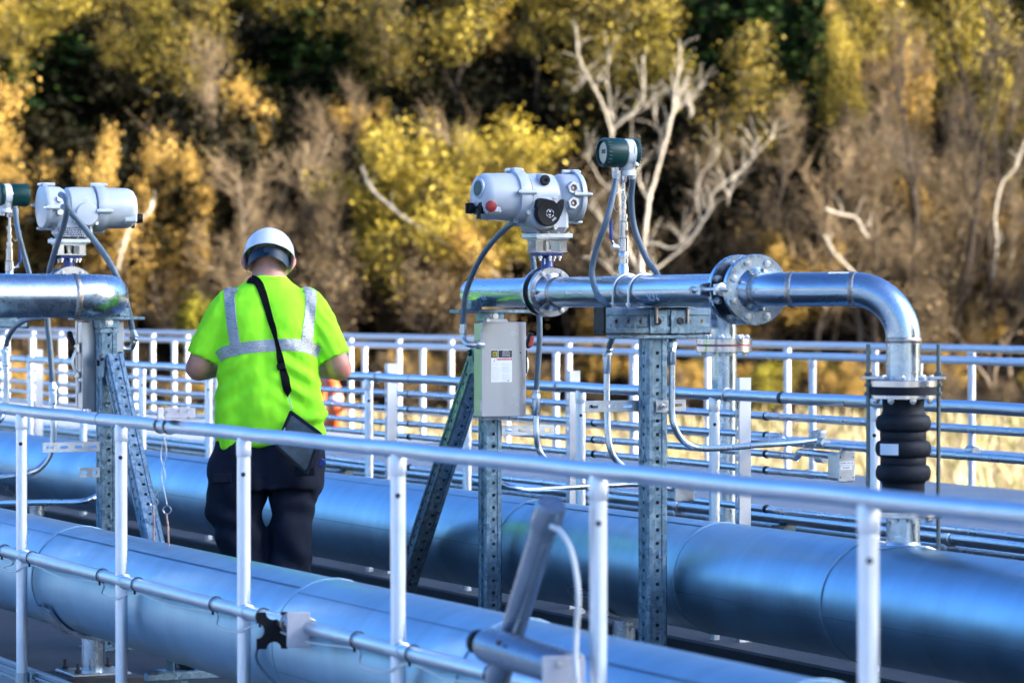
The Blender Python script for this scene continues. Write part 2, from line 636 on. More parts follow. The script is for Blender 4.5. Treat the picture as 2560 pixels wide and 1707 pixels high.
handrail('handrail', 'far handrail, the lower of the two far top rails against the trees', Y2, 1.45 - .0262 * Y2 / math.cos(AZ), -44, -13.5, xs_2, .026, (.56,), M['far_rail_aluminium'], False, 'aluminium handrails', zf=ZF - .05)
Y3 = 12.8
xs_3 = [-2.521 * Y3 + 1.37 * k for k in range(-10, 11)]
handrail('handrail', 'farthest handrail, its top rail the highest of all rails against the trees', Y3, 1.45 - .0199 * Y3 / math.cos(AZ), -50, -16, xs_3, .028, (.58,), M['far_rail_aluminium'], False, 'aluminium handrails', zf=ZF - .05)

# black-plate and clear-plate clamp on the lower rail
YB = YN - .035
c0 = at(680, 1575, YB)
t = thing('rail_bracket', 'black plate with half round notches bolted to a clear plate on the near lower rail', 'bracket', (c0.x, c0.y, c0.z - .06))
kb = kk(680, YB)
U = Vector((math.sin(AZ) * .55, math.cos(AZ) * .9, 0)).normalized()
W2, H2 = 39 / kb, 46 / kb
out = []
def notch(cx, cy, rad, a0, a1, n=12):
    return [(cx + rad * math.cos(a0 + (a1 - a0) * i / n), cy + rad * math.sin(a0 + (a1 - a0) * i / n)) for i in range(n + 1)]
out += [(-W2, -H2)]
out += [(-W2 * .35, -H2)] + notch(W2 * .12, -H2, W2 * .46, PI, 0)
out += [(W2, -H2), (W2, H2), (W2 * .6, H2)]
out += notch(W2 * .1, H2, W2 * .5, 0, -PI)
out += [(-W2, H2)]
out += [(-W2, H2 * .35)] + notch(-W2, -.02 * H2, W2 * .5, PI / 2, -PI / 2)
b = MB()
b.prism(out, c0, U, ZUP, .012)
b.build('saddle_plate', M['black_plastic'], t, smooth=False)
c1 = at(746, 1573, YB)
b = MB()
b.box(c1 + TOCAM * .004, (54 / kb / .95, .010, 86 / kb), Matrix((U, U.cross(ZUP) * -1, ZUP)).transposed(), ch=.003)
pl = b.build('clear_plate', M['clear_plate'], t)
for dz in (-.042, .042):
    b = MB()
    b.hexnut(at(732, 1573, YB) + TOCAM * .009 + ZUP * dz, TOCAM, .007, .007)
    b.build('screw', M['bolt_steel'], pl)
b = MB()
b.lathe([(.004, 0), (.004, .002), (0, .002)], at(730, 1573, YB) + TOCAM * .010, TOCAM, 12)
b.build('hole', M['dark_bolt'], pl)
for px in (722, 770):
    b = MB()
    b.ring((xat(px, YN), YN, ZL), (1, 0, 0), .0275, .004, 32, 8)
    b.build('hose_clamp', M['clamp_brown'], t)
b = MB()
b.tube(spline([at(648, 1610, YB), at(640, 1640, YB), at(655, 1672, YB + .02), at(690, 1712, YB + .05), at(720, 1760, YB + .06)], 8), .0048, 8)
tag(b.build('hanging_cable', M['flex_hose']), 'dark cable hanging in a curve below the black notched plate', 'cable')

# small bracket on the near top rail, with two U clamps and hanging rods
ang = Matrix.Rotation(R(-8), 3, 'Z')
c0 = at(441, 1029, YN)
kb = kk(440, YN)
t = thing('rail_bracket', 'small clear angle bracket clamped on top of the near top rail beside the man', 'bracket', (c0.x, c0.y, ZN + .0228))
UU = Vector((math.sin(AZ) * .35, .94, 0)).normalized()
MM = Matrix((UU, UU.cross(ZUP) * -1, ZUP)).transposed()
zt = ZN + .0252
b = MB()
b.box((c0.x, c0.y + .01, zt + .001), (.155, .10, .004), MM, ch=.001)
b.build('base_plate', M['clear_plate'], t)
b = MB()
b.box(Vector((c0.x, c0.y, zt + .0225)) + UU * .012, (.105, .006, .038), MM, ch=.002)
pl = b.build('upright_plate', M['clear_plate'], t)
b = MB()
b.box(Vector((c0.x, c0.y, zt + .0225)) - UU * .054 + TOCAM * .010, (.024, .006, .038), MM @ Matrix.Rotation(R(25), 3, 'Z'), ch=.002)
b.build('return_plate', M['clear_plate'], t)
for (a_, z_) in ((-.030, .028), (.012, .030), (.042, .030), (.046, .008), (-.056, .010)):
    b = MB()
    b.hexnut(Vector((c0.x, c0.y, zt + z_)) + UU * a_ + TOCAM * .005, TOCAM, .0048, .005)
    b.build('screw', M['bolt_steel'], pl)
for px in (402, 424):
    b = MB()
    x = xat(px, YN)
    b.ring((x, YN, ZN), (1, 0, 0), .0262, .0035, 36, 8)
    b.build('hose_clamp', M['clamp_brown'], t)
for i, (p0, p1, p2, p3, p4, lab) in enumerate((
        ((410, 1090), (402, 1140), (413, 1195), (385, 1243), (384, 1352), 'thin cord looped from the small rail bracket with the shorter rusty rod, on the left'),
        ((412, 1092), (416, 1140), (404, 1185), (418, 1262), (422, 1366), 'thin cord from the small rail bracket with the lower rusty rod, on the right'))):
    Yc = YN + .03
    P = lambda q, dx=0, dy=0: at(q[0] + dx, q[1] + dy, Yc)
    t = thing('hanging_rod', lab, 'hanging rod', P(p4))
    b = MB()
    b.tube(spline([P(p0), P(p1), P(p2), P(p3)], 8), .0016, 6)
    b.build('cord', M['white_cable'], t)
    b = MB()
    b.ring(P(p3, 0, 12), TOCAM, .014, .0013, 24, 6)
    b.build('ring', M['bolt_steel'], t)
    b = MB()
    b.tube([P(p3, -2, 22), P(((p3[0] + p4[0]) / 2, (p3[1] + p4[1]) / 2)), P(p4)], .0035, 10)
    b.build('rod', M['rusty_rod'], t)

# grey tube probe held on the near lower rail
YP = 3.37
t = thing('probe_tube', 'leaning grey plastic tube with a wider end cap in front of the near rail', 'tube', at(1215, 1800, YP))
top, bot = at(1376, 1268, YP), at(1205, 1830, YP)
ax = (top - bot).normalized()
kb = kk(1350, YP)
b = MB()
b.cyl(bot, top - ax * .02, 32 / kb, n=32)
b.build('tube', M['pvc_grey'], t)
b = MB()
b.lathe([(37 / kb, -.062), (38.5 / kb, -.058), (38.5 / kb, .004), (35 / kb, .012), (0, .014)], top, ax, 32)
b.build('end_cap', M['pvc_grey'], t)
t = thing('tube_holder', 'short thick grey tube holder with a black knob crossing the leaning tube', 'clamp', at(1310, 1700, YP - .03))
hp0, hp1 = at(1215, 1610, YP - .055), at(1422, 1672, YP - .02)
ax = (hp1 - hp0).normalized()
b = MB()
b.lathe([(.035, 0), (.044, .010), (.046, .03), (.046, (hp1 - hp0).length - .02), (.040, (hp1 - hp0).length)], hp0, ax, 32)
b.build('sleeve', M['pvc_grey'], t)
b = MB()
b.lathe([(.010, -.05), (.032, -.048), (.034, -.03), (.026, -.018), (.016, -.016), (.016, .002)], hp0, ax, 20)
b.build('knob', M['black_plastic'], t)
b = MB()
b.lathe([(.008, 0), (.008, .004), (0, .004)], at(1247, 1606, YP - .09), TOCAM, 12)
b.build('screw', M['dark_bolt'], t)
b = MB()
b.box(at(1408, 1690, YP - .05), (.105, .010, .10), Matrix((U, U.cross(ZUP) * -1, ZUP)).transposed(), ch=.003)
b.build('clear_plate', M['clear_plate'], t)
for q in ((1370, 1660), (1400, 1658), (1452, 1640), (1388, 1700), (1440, 1700)):
    b = MB()
    b.hexnut(at(q[0], q[1], YP - .06), TOCAM, .008, .008)
    b.build('screw', M['bolt_steel'], t)
b = MB()
b.tube(spline([at(1378, 1315, YP - .02), at(1400, 1328, YP - .03), at(1425, 1368, YP - .03), at(1440, 1430, YP - .03), at(1446, 1500, YP - .03), at(1441, 1580, YP - .03), at(1440, 1650, YP - .04), at(1446, 1730, YP - .05)], 10), .0068, 12)
tag(b.build('probe_cable', M['white_cable']), 'white cable bowing down from the cap of the leaning grey tube', 'cable')

# ------------------------------------------------------------------ the two header pipes
def header(name, label, Y, h, r, x0, x1, seams, lapang, stands):
    zc = 1.45 - h
    t = thing(name, label, 'pipe', ((x0 + x1) / 2, Y, zc - r))
    xs = [x0] + sorted(seams) + [x1]
    prof = []
    for i in range(len(xs) - 1):
        rr = r + (.0022 if i % 2 else 0.0)
        prof += [(rr, xs[i] - x0 + .0004), (rr, xs[i + 1] - x0 - .0004)]
    b = MB()
    b.lathe(prof, (x0, Y, zc), (1, 0, 0), 96)
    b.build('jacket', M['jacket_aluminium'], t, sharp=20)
    for s in seams:
        b = MB()
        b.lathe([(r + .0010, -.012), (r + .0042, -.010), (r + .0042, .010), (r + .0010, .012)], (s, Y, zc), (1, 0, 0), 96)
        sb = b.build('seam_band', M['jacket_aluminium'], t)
        b = MB()
        b.lathe([(r + .0008, .0125), (r + .0034, .013), (r + .0034, .0155), (r + .0008, .016)], (s, Y, zc), (1, 0, 0), 96)
        b.build('sealant', M['seam_dark'], sb)
    for (a, i0, i1) in lapang:
        rr = r + .0024
        p = [(xs[i0] + .02, a - .05), (xs[i1] - .02, a - .05), (xs[i1] - .02, a), (xs[i0] + .02, a)]
        b = MB()
        rows = []
        for j in range(5):
            th = a - .06 + .06 * j / 4
            rows.append([(xx, Y - rr * math.sin(th), zc + rr * math.cos(th)) for xx in (xs[i0] + .012, xs[i1] - .012)])
        b.grid(rows)
        rows2 = [[(q[0], Y - (rr - .004) * math.sin(a), zc + (rr - .004) * math.cos(a)) for q in rows[-1]], rows[-1]]
        b.grid(rows2)
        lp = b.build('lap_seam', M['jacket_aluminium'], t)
        b = MB()
        b.grid([[(xx, Y - (rr + .0006) * math.sin(a + e), zc + (rr + .0006) * math.cos(a + e)) for xx in (xs[i0] + .012, xs[i1] - .012)] for e in (-.004, .016)])
        b.build('sealant', M['seam_dark'], lp)
    for (px, lab, wide) in stands:
        xc = xat(px, Y)
        s = thing('pipe_stand', lab, 'pipe support', (xc, Y, ZF))
        b = MB()
        rows = []
        for j in range(25):
            th = PI - 1.15 + 2.3 * j / 24
            rows.append([(xx, Y + rq * math.sin(th), zc + rq * math.cos(th)) for (xx, rq) in ((xc - wide, r + .006), (xc - wide, r + .020), (xc + wide, r + .020), (xc + wide, r + .006))])
        b.grid(rows)
        b.build('saddle', M['stainless_pipe'], s)
        b = MB()
        b.cyl((xc, Y, ZF + .075), (xc, Y, zc - r - .012), .046, n=32)
        b.build('stub', M['stainless_pipe'], s)
        b = MB()
        b.box((xc, Y, ZF + .070), (.24, .24, .012), ch=.003)
        p = b.build('base_plate', M['zinc_fitting'], s)
        for sx in (-1, 1):
            for sy in (-1, 1):
                b = MB()
                b.cyl((xc + sx * .09, Y + sy * .09, ZF + .076), (xc + sx * .09, Y + sy * .09, ZF + .115), .007, n=12)
                b.hexnut((xc + sx * .09, Y + sy * .09, ZF + .077), (0, 0, 1), .014, .013)
                b.build('anchor_bolt', M['dark_bolt'], p)
        b = MB()
        b.box((xc, Y, ZF + .032), (.32, .32, .062), ch=.008)
        b.build('pad', M['wet_black'], s)
    return t


Y1, H1, R1 = 3.75, 1.0724, .2075
P1S = [xat(p, Y1 - .15) for p in (-300, 112, 720, 1180, 1900, 2500)]
header('header_pipe', 'near fat aluminium clad header pipe running low between the near rail and the man', Y1, H1, R1, -24, -1.5, P1S,
       [(.55, 0, 2), (.50, 2, 3), (.62, 3, 5), (1.95, 3, 5)],
       [(232, 'round stub pipe stand under the near header pipe, left of the second near post', .07)])
YH, HH, RH = 5.71, 1.007, .2085
P2S = [xat(p, YH - .15) for p in (-200, 268, 540, 1268, 1716, 2086, 2700)]
header('header_pipe', 'second fat aluminium clad header pipe running behind the man and under the black bellows', YH, HH, RH, -34, -4, P2S,
       [(.50, 0, 1), (.42, 2, 3), (.40, 3, 4), (.34, 4, 5), (1.75, 5, 7), (1.5, 2, 4)],
       [(1560, 'pipe stand with a curved saddle under the second header pipe, behind the leaning grey tube', .10), (90, 'pipe stand under the second header pipe near the left edge', .07)])

# galvanised strut foot beside the near header's stand
xc = xat(467, Y1 + .12)
t = thing('strut_support', 'short galvanised strut standing below the near header pipe by the third near post', 'pipe support', (xc, Y1 + .12, ZF))
b = MB()
b.box((xc, Y1 + .10, ZF + .075), (.042, .042, .15), ch=.004)
b.build('upright', M['galvanised'], t)
b = MB()
b.box((xc + .02, Y1 + .10, ZF + .135), (.042, .30, .03), ch=.004)
b.build('crosspiece', M['galvanised'], t)
b = MB()
b.box((xc, Y1 + .10, ZF + .005), (.12, .12, .010), ch=.002)
b.build('base_plate', M['galvanised'], t)

# ------------------------------------------------------------------ conduits strapped to slotted struts along the middle rail
YC = 6.72
def slot_strut(px, lab, y=6.62):
    x = xat(px, y)
    t = thing('strut_post', lab, 'strut post', (x, y, ZF), group='slotted strut posts of the middle rail')
    ztop = ZM + .075
    w, d = .040, .055
    b = MB()
    # channel: solid front (+X) face and far side, slotted near (-Y) face
    b.box((x + w / 2 - .002, y, (ZF + ztop) / 2), (.004, d, ztop - ZF))
    b.box((x - .001, y + d / 2 - .0025, (ZF + ztop) / 2), (w - .008, .004, ztop - ZF - .002))
    z = ZF + .03
    yy = y - d / 2
    hw, hl = .0065, .014
    b.quad((x - w / 2, yy, ZF), (x - hw, yy, ZF), (x - hw, yy, ztop), (x - w / 2, yy, ztop))
    b.quad((x + hw, yy, ZF), (x + w / 2 - .004, yy, ZF), (x + w / 2 - .004, yy, ztop), (x + hw, yy, ztop))
    z0 = ZF
    while z < ztop - .03:
        b.quad((x - hw, yy, z0), (x + hw, yy, z0), (x + hw, yy, z - hl), (x - hw, yy, z - hl))
        z0 = z + hl
        z += .0505
    b.quad((x - hw, yy, z0), (x + hw, yy, z0), (x + hw, yy, ztop), (x - hw, yy, ztop))
    b.build('channel', M['far_rail_aluminium'], t, smooth=False)
    b = MB()
    b.ring((x - .012, YM, ZM), (1, 0, 0), .0282, .004, 36, 8)
    b.build('hook_bolt', M['bolt_steel'], t)
    for s in conduit_s:
        h = s * YC / math.cos(AZ)
        b = MB()
        b.lathe([(.0162, 0), (.0185, .001), (.0185, .012), (.0162, .013)], (x + w / 2 + .001, YC, 1.45 - h), (1, 0, 0), 16)
        b.build('strap', M['black_plastic'], t)
    return t


conduit_s = [.0617, .0729, .0837, .0930, .1157]
names = ['topmost', 'second', 'third', 'fourth', 'lowest']
x0c, x1c = -27, -7.2
random.seed(5)
for i, s in enumerate(conduit_s):
    h = s * YC / math.cos(AZ)
    z = 1.45 - h
    t = thing('conduit', '%s of the five thin zinc conduits strapped in a row below the middle rail' % names[i], 'conduit', ((x0c + x1c) / 2, YC, z - .016), group='conduits along the middle rail')
    b = MB()
    xe = x1c
    yo = YC + .001 * i
    if i in (2, 3):
        xe = xat(2112, YC)
    pts = [Vector((x0c, yo, z))]
    for q in range(1, 26):
        xx = x0c + (xe - x0c) * q / 25
        pts.append(Vector((xx, yo + random.uniform(-.002, .002), z + random.uniform(-.003, .003))))
    if i == 1 or i == 2:
        # the offset bend to the junction box
        pts = [p for p in pts if p.x < xat(1900, YC) - .1]
        xb = xat(1960 if i == 1 else 2000, YC)
        pts = pts + [Vector((xb - .10, yo, z)), Vector((xb - .03, yo - .004, z - .004)), Vector((xb + .05, yo - .03, z + (.020 if i == 2 else -.018))), Vector((xb + .12, yo - .036, z + (.022 if i == 2 else -.020)))]
        if i == 1:
            pts += [Vector((xe, yo - .036, z - .02))]
        else:
            pts += [Vector((xe, yo - .036, z + .02))]
    b.tube(spline(pts, 3), .0158, 14)
    b.build('pipe', M['zinc_conduit'], t)
    for px in ([640, 1160, 1990, 1930][i % 4], [1130, 520, 2400, 1440][(i + 1) % 4]):
        xx = xat(px + i * 31, YC)
        if xx > xe - .05:
            continue
        b = MB()
        b.lathe([(.0158, -.03), (.0186, -.028), (.0186, .028), (.0158, .03)], (xx, yo, z), (1, 0, 0), 16)
        b.build('coupling', M['zinc_fitting'], t)
for px, lab in ((977, 'slotted strut post just right of the man, hooked to the middle rail'),
                (1433, 'slotted strut post right of the switch box, hooked to the middle rail'),
                (1858, 'slotted strut post under the big bolted flange, hooked to the middle rail'),
                (548, 'slotted strut post hidden behind the man at the middle rail'),
                (96, 'slotted strut post at the left behind the actuator hoses')):
    slot_strut(px, lab)

# two low service pipes on stands between the middle rail and the slab
for y_, z_, r_, lab in ((7.55, .455, .030, 'upper of two thin service pipes on stands just behind the lowest middle rail conduit'),
                        (7.85, .375, .040, 'lower of two thin service pipes on stands, low against the slab edge')):
    t = thing('service_pipe', lab, 'pipe', (-16, y_, z_ - r_), group='low service pipes')
    b = MB()
    b.cyl((-30, y_, z_), (-6, y_, z_), r_, n=32)
    b.build('pipe', M['stainless_pipe'], t)
    for px in (420, 1240, 1700, 2380):
        b = MB()
        x = xat(px, y_)
        b.lathe([(r_, -.02), (r_ + .008, -.018), (r_ + .008, .018), (r_, .02)], (x, y_, z_), (1, 0, 0), 32)
        b.build('coupling', M['zinc_fitting'], t)
    for px in (860, 1960):
        b = MB()
        b.box((xat(px, y_), y_, (ZF - .03 + z_ - r_) / 2), (.06, .10, max(.02, z_ - r_ - ZF + .03)), ch=.002)
        b.build('block', M['rod_zinc'], t)

# pulling elbow box and labelled junction box on the conduits
zb = 1.45 - .0735 * YC / math.cos(AZ)
xb = xat(2049, YC - .03)
t = thing('conduit_box', 'grey cast conduit tee box with an oval lid right of the big flange riser', 'conduit box', (xb, YC - .035, zb - .03))
b = MB()
b.lathe([(.026, -.034), (.030, -.028), (.033, .012), (.036, .026), (.036, .031)], (xb, YC - .036, zb + .004), (0, 0, 1), 28)
b.cyl((xb - .065, YC - .036, zb - .006), (xb + .065, YC - .036, zb - .006), .0235, n=24)
b.cyl((xb, YC - .036, zb - .006), (xb - .02, YC - .095, zb - .008), .0225, n=24)
b.build('body', M['zinc_fitting'], t)
b = MB()
b.lathe([(.0375, .031), (.0385, .034), (.036, .040), (.012, .042)], (xb, YC - .036, zb + .004), (0, 0, 1), 28)
b.build('lid', M['zinc_fitting'], t)

zj = 1.45 - .0865 * YC / math.cos(AZ)
xj = xat(2119, YC - .03)
t = thing('junction_box', 'grey junction box with two small white printed labels, left of the bellows', 'junction box', (xj, YC - .03, zj - .06))
b = MB()
b.box((xj - .06, YC - .03, zj - .002), (.09, .075, .115), ch=.012)
b.build('body', M['zinc_fitting'], t)
b = MB()
b.box((xj - .010, YC - .03, zj - .002), (.010, .080, .124), ch=.004)
b.lathe([(.03, -.004), (.03, .004)], (xj - .010, YC - .03, zj + .055), (1, 0, 0), 24)
lid = b.build('lid', M['zinc_fitting'], t)
b = MB()
b.box((xj - .0036, YC - .032, zj + .014), (.0016, .068, .016))
b.box((xj - .0036, YC - .034, zj - .005), (.0016, .056, .016))
lb = b.build('label', M['label_white'], lid)
b = MB()
text_mb(b, 'LP-B02 CKT-18', .0088, (xj - .0020, YC - .032, zj + .014), (0, 1, 0), (0, 0, 1), .0003)
text_mb(b, 'YP-DRT1', .0088, (xj - .0020, YC - .034, zj - .005), (0, 1, 0), (0, 0, 1), .0003)
b.build('lettering', M['label_black'], lb, smooth=False)
for (dy, dz) in ((-.03, .04), (.03, .04), (-.03, -.042), (.03, -.042)):
    b = MB()
    b.disc((xj - .004, YC - .03 + dy, zj - .002 + dz), (1, 0, 0), .003, .003, 10)
    b.build('screw', M['dark_bolt'], lid)

# life ring on the far rail
c0 = at(818, 1008, Y2 - .09)
t = thing('life_ring', 'orange life ring hung on the far rail, half hidden by the man', 'life ring', (c0.x, c0.y, c0.z - .26))
b = MB()
b.ring(c0, (0, 1, 0), .215, .066, 48, 16)
b.build('ring', M['orange_ring'], t)
b = MB()
for a0 in (.5, 2.07, 3.64, 5.2):
    b.ring(c0, (0, 1, 0), .215, .0685, 6, 16, a0, a0 + .13)
b.build('band', M['label_white'], t)
# ------------------------------------------------------------------ perforated galvanised section
def perf_tube(mb, p0, p1, xdir, w, d, pitch=.0505, hw=.0062, start=.03, ridge=.004):
    """square section from p0 to p1; face normals +-xdir (width w) and +-ydir; square holes along the faces, a shallow pressed
    groove either side of each row"""
    p0, p1 = Vector(p0), Vector(p1)
    ax = (p1 - p0)
    L = ax.length
    ax.normalize()
    xd = (Vector(xdir) - ax * Vector(xdir).dot(ax)).normalized()
    yd = ax.cross(xd)
    ch = .007
    def face(nrm, tan, half_n, half_t):
        def P(a, s, out=0.0):
            return p0 + ax * s + tan * a + nrm * (half_n + out)
        cols = [(-half_t + ch, 0), (-half_t * .46, 0), (-half_t * .40, -ridge), (-hw, -ridge)]
        for sg in (1, -1):
            for i in range(3):
                (a, oa), (b_, ob) = cols[i], cols[i + 1]
                q = [P(a * sg, 0, oa), P(b_ * sg, 0, ob), P(b_ * sg, L, ob), P(a * sg, L, oa)]
                mb.quad(*(q if sg > 0 else q[::-1]))
        s, z0 = start, 0.0
        while s < L - .02:
            mb.quad(P(-hw, z0, -ridge), P(hw, z0, -ridge), P(hw, s - hw, -ridge), P(-hw, s - hw, -ridge))
            z0 = s + hw
            s += pitch
        mb.quad(P(-hw, z0, -ridge), P(hw, z0, -ridge), P(hw, L, -ridge), P(-hw, L, -ridge))
    hx, hy = d / 2, w / 2
    face(xd, yd, hx, hy)
    face(-xd, -yd, hx, hy)
    face(yd, -xd, hy, hx)
    face(-yd, xd, hy, hx)
    for sx in (1, -1):
        for sy in (1, -1):
            a = xd * sx * hx + yd * sy * (hy - ch)
            b_ = xd * sx * (hx - ch) + yd * sy * hy
            mb.quad(p0 + a, p0 + b_, p0 + b_ + ax * L, p0 + a + ax * L)


# ------------------------------------------------------------------ things that occur once on each assembly, in their own frame
# local frame: x = along the run towards the viewer's right, y = away to the right, z = 0 at the pipe axis
def make_actuator():
    t = thing('valve_actuator', '', 'actuator', group='electric valve actuators', local=True)
    zc = .376
    Y_ = Vector((0, 1, 0))
    b = MB()
    b.lathe([(.078, -.112), (.095, -.104), (.0955, -.03), (.092, .012), (.078, .022)], (0, 0, zc), Y_, 48)
    b.box((0, -.014, .300), (.150, .165, .130), ch=.022)
    b.cyl((0, .0, zc), (0, .045, zc), .074, n=40)
    b.build('body', M['actuator_paint'], t)
    b = MB()
    prof = [(.0955, -.158), (.0945, -.19), (.0930, -.268)]
    prof = [(.094, -.13)] + prof
    b.lathe(prof + [(.091, -.280), (.083, -.297), (.066, -.308), (.03, -.312), (0, -.313)], (0, 0, zc), Y_, 48)
    cov = b.build('motor_cover', M['actuator_paint'], t)
    for s in (1, -1):
        b = MB()
        b.box((s * .058, -.268, zc - .045), (.05, .070, .05), ch=.010)
        b.build('cheek', M['actuator_paint'], cov)
    b = MB()
    b.lathe([(.036, 0), (.039, .004), (.039, .012), (.032, .014), (.031, .010), (0, .010)], (.028, -.303, zc + .030), Vector((.15, -1, .08)), 32)
    b.build('window_rim', M['actuator_paint'], cov)
    b = MB()
    b.lathe([(.031, 0), (.031, .0015), (0, .002)], Vector((.028, -.303, zc + .030)) + Vector((.15, -1, .08)).normalized() * .0108, Vector((.15, -1, .08)), 32)
    b.build('window', M['lens_glass'], cov)
    b = MB()
    b.box((.012, -.300, zc - .045), (.085, .022, .048), ch=.004)
    b.build('recess', M['black_plastic'], cov)
    b = MB()
    b.lathe([(.021, 0), (.023, .006), (.022, .014), (.015, .017), (0, .017)], (.074, -.280, zc - .040), Vector((1, -.25, 0)), 28)
    b.build('selector_knob', M['red_plastic'], cov, label='red selector knob on the end of the cover')
    b = MB()
    b.lathe([(.022, 0), (.023, .006), (.022, .020), (0, .022)], (-.018, -.317, zc - .046), Vector((0, -1, 0)), 20)
    b.box((-.018, -.341, zc - .046), (.008, .012, .04))
    b.build('selector_knob', M['black_plastic'], cov, label='black selector knob on the end of the cover')
    b = MB()
    b.box((.052, -.322, zc - .070), (.012, .014, .04))
    b.build('selector_catch', M['black_plastic'], cov)
    # clamp ring between cover and body with lug bolts
    b = MB()
    b.lathe([(.096, -.160), (.106, -.158), (.107, -.148), (.1075, -.122), (.104, -.112), (.094, -.110)], (0, 0, zc), Y_, 48)
    for i in range(4):
        a = PI / 4 * .2 + i * PI / 2
        c = Vector((math.cos(a) * .107, -.135, zc + math.sin(a) * .107))
        b.cyl(c - Y_ * .036, c + Y_ * .036, .010, n=14)
    b.box((0, -.138, zc + .108), (.05, .042, .016), ch=.005)
    rg = b.build('clamp_ring', M['actuator_paint'], t)
    for i in range(4):
        a = PI / 4 * .2 + i * PI / 2
        c = Vector((math.cos(a) * .107, -.175, zc + math.sin(a) * .107))
        b = MB()
        b.cyl(c, c + Y_ * .010, .0072, n=12)
        b.build('bolt', M['bolt_steel'], rg)
    # terminal compartment
    b = MB()
    b.lathe([(.060, .022), (.082, .034), (.091, .050), (.0915, .110)], (0, 0, zc + .004), Y_, 48)
    tb = b.build('terminal_housing', M['actuator_paint'], t)
    b = MB()
    b.lathe([(.0915, .108), (.101, .111), (.102, .125), (.098, .132), (.070, .138), (0, .141)], (0, 0, zc + .004), Y_, 48)
    for i in range(4):
        a = PI / 4 * .1 + i * PI / 2
        c = Vector((math.cos(a) * .101, .116, zc + .004 + math.sin(a) * .101))
        b.cyl(c - Y_ * .045, c + Y_ * .022, .0085, n=14)
    b.box((0, .118, zc + .106), (.05, .03, .014), ch=.004)
    cap = b.build('end_cover', M['actuator_paint'], t)
    for i in range(4):
        a = PI / 4 * .1 + i * PI / 2
        c = Vector((math.cos(a) * .101, .138, zc + .004 + math.sin(a) * .101))
        b = MB()
        b.cyl(c, c + Y_ * .012, .0062, n=12)
        b.build('bolt', M['bolt_steel'], cap)
    X_ = Vector((1, 0, 0))
    for dz in (.037, -.023):
        b = MB()
        b.lathe([(.024, 0), (.026, .002), (.026, .020), (.023, .022), (.015, .022), (.014, .016), (0, .016)], (.078, .070, zc + dz), X_, 6, .25)
        b.lathe([(.020, -.02), (.020, .002)], (.078, .070, zc + dz), X_, 24)
        b.build('hex_gland', M['zinc_fitting'], tb)
        b = MB()
        b.lathe([(.0148, .012), (.0148, .0195), (.006, .0195), (.005, .015), (0, .015)], (.078, .070, zc + dz), X_, 20)
        b.build('plug', M['plug_rust'], tb)
        b = MB()
        b.lathe([(.018, 0), (.018, .016), (.015, .018), (0, .018)], (-.080, .070, zc + dz), -X_, 6)
        b.build('hex_gland', M['zinc_fitting'], tb)
    # hand wheel side
    b = MB()
    b.lathe([(.070, .02), (.066, .088), (.062, .100), (.058, .104), (0, .104)], (0, -.056, .311), X_, 44)
    for (dy, dz) in ((.044, .056), (.046, -.054), (-.070, .002)):
        c = Vector((0, -.056 + dy, .311 + dz))
        b.cyl(c + X_ * .05, c + X_ * .094, .012, n=16)
    b.build('gearbox_boss', M['actuator_paint'], t)
    for (dy, dz) in ((.044, .056), (.046, -.054), (-.070, .002)):
        b = MB()
        b.lathe([(.0085, 0), (.0085, .008), (.004, .008), (.004, .003), (0, .003)], (.094, -.056 + dy, .311 + dz), X_, 16)
        b.build('bolt', M['bolt_steel'], t)
    b = MB()
    b.lathe([(.050, .104), (.052, .108), (.052, .134), (.049, .138), (.030, .136), (0, .136)], (0, -.056, .311), X_, 48)
    b.prism([(-.052, .02), (-.046, .050), (-.036, .058), (-.012, .055), (.01, .048), (-.01, .02)], (.121, -.056, .311), (0, 1, 0), (0, 0, 1), .030)
    b.prism([(.030, .020), (.050, .040), (.062, .054), (.066, .052), (.064, .020), (.052, -.012)], (.121, -.056, .311), (0, 1, 0), (0, 0, 1), .030)
    hw_ = b.build('hand_wheel', M['black_plastic'], t)
    b = MB()
    for (a0, a1) in ((.1, .9), (1.15, 1.35), (1.7, 2.9), (3.3, 4.0), (4.3, 5.0), (5.3, 6.0)):
        pts = arc((.1375, -.052, .309), (0, 1, 0), (0, 0, 1), .0155, a0, a1, 8)
        b.tube(pts, .0011, 5)
    b.disc((.1375, -.052, .317), X_, .0034, .001, 12)
    b.tube([(.1375, -.058, .306), (.1375, -.053, .300), (.1375, -.049, .306)], .0014, 5)
    for rr in (.030, .033, .036):
        b.tube(arc((.1372, -.056, .311), (0, 1, 0), (0, 0, 1), rr, -1.15, -.55, 8), .0007, 4)
    b.build('marking', M['label_white'], hw_)
    b = MB()
    b.lathe([(.026, .04), (.026, .078), (.023, .082)], (0, -.050, .442), X_, 28)
    b.build('knob_boss', M['actuator_paint'], t)
    b = MB()
    b.lathe([(.0205, .078), (.021, .090), (.018, .094), (.008, .094), (.007, .088), (0, .088)], (0, -.050, .442), X_, 28)
    b.build('knob', M['black_rubber'], t)
    # blank side: round cover with bolts, black name plate with rows of print
    b = MB()
    b.lathe([(.062, .02), (.060, .088), (.053, .098), (.050, .104), (.020, .107), (0, .107)], (0, -.056, .345), -X_, 44)
    b.build('blank_cover', M['actuator_paint'], t)
    for (dy, dz) in ((.0, .062), (-.048, -.040), (.052, -.030)):
        b = MB()
        b.lathe([(.009, .05), (.009, .092), (.004, .092), (.004, .088), (0, .088)], (0, -.056 + dy, .345 + dz), -X_, 16)
        b.build('bolt', M['bolt_steel'], t)
    b = MB()
    b.box((-.0765, .0, .262), (.003, .150, .046))
    npl = b.build('name_plate', M['label_black'], t)
    b = MB()
    rr = random.Random(3)
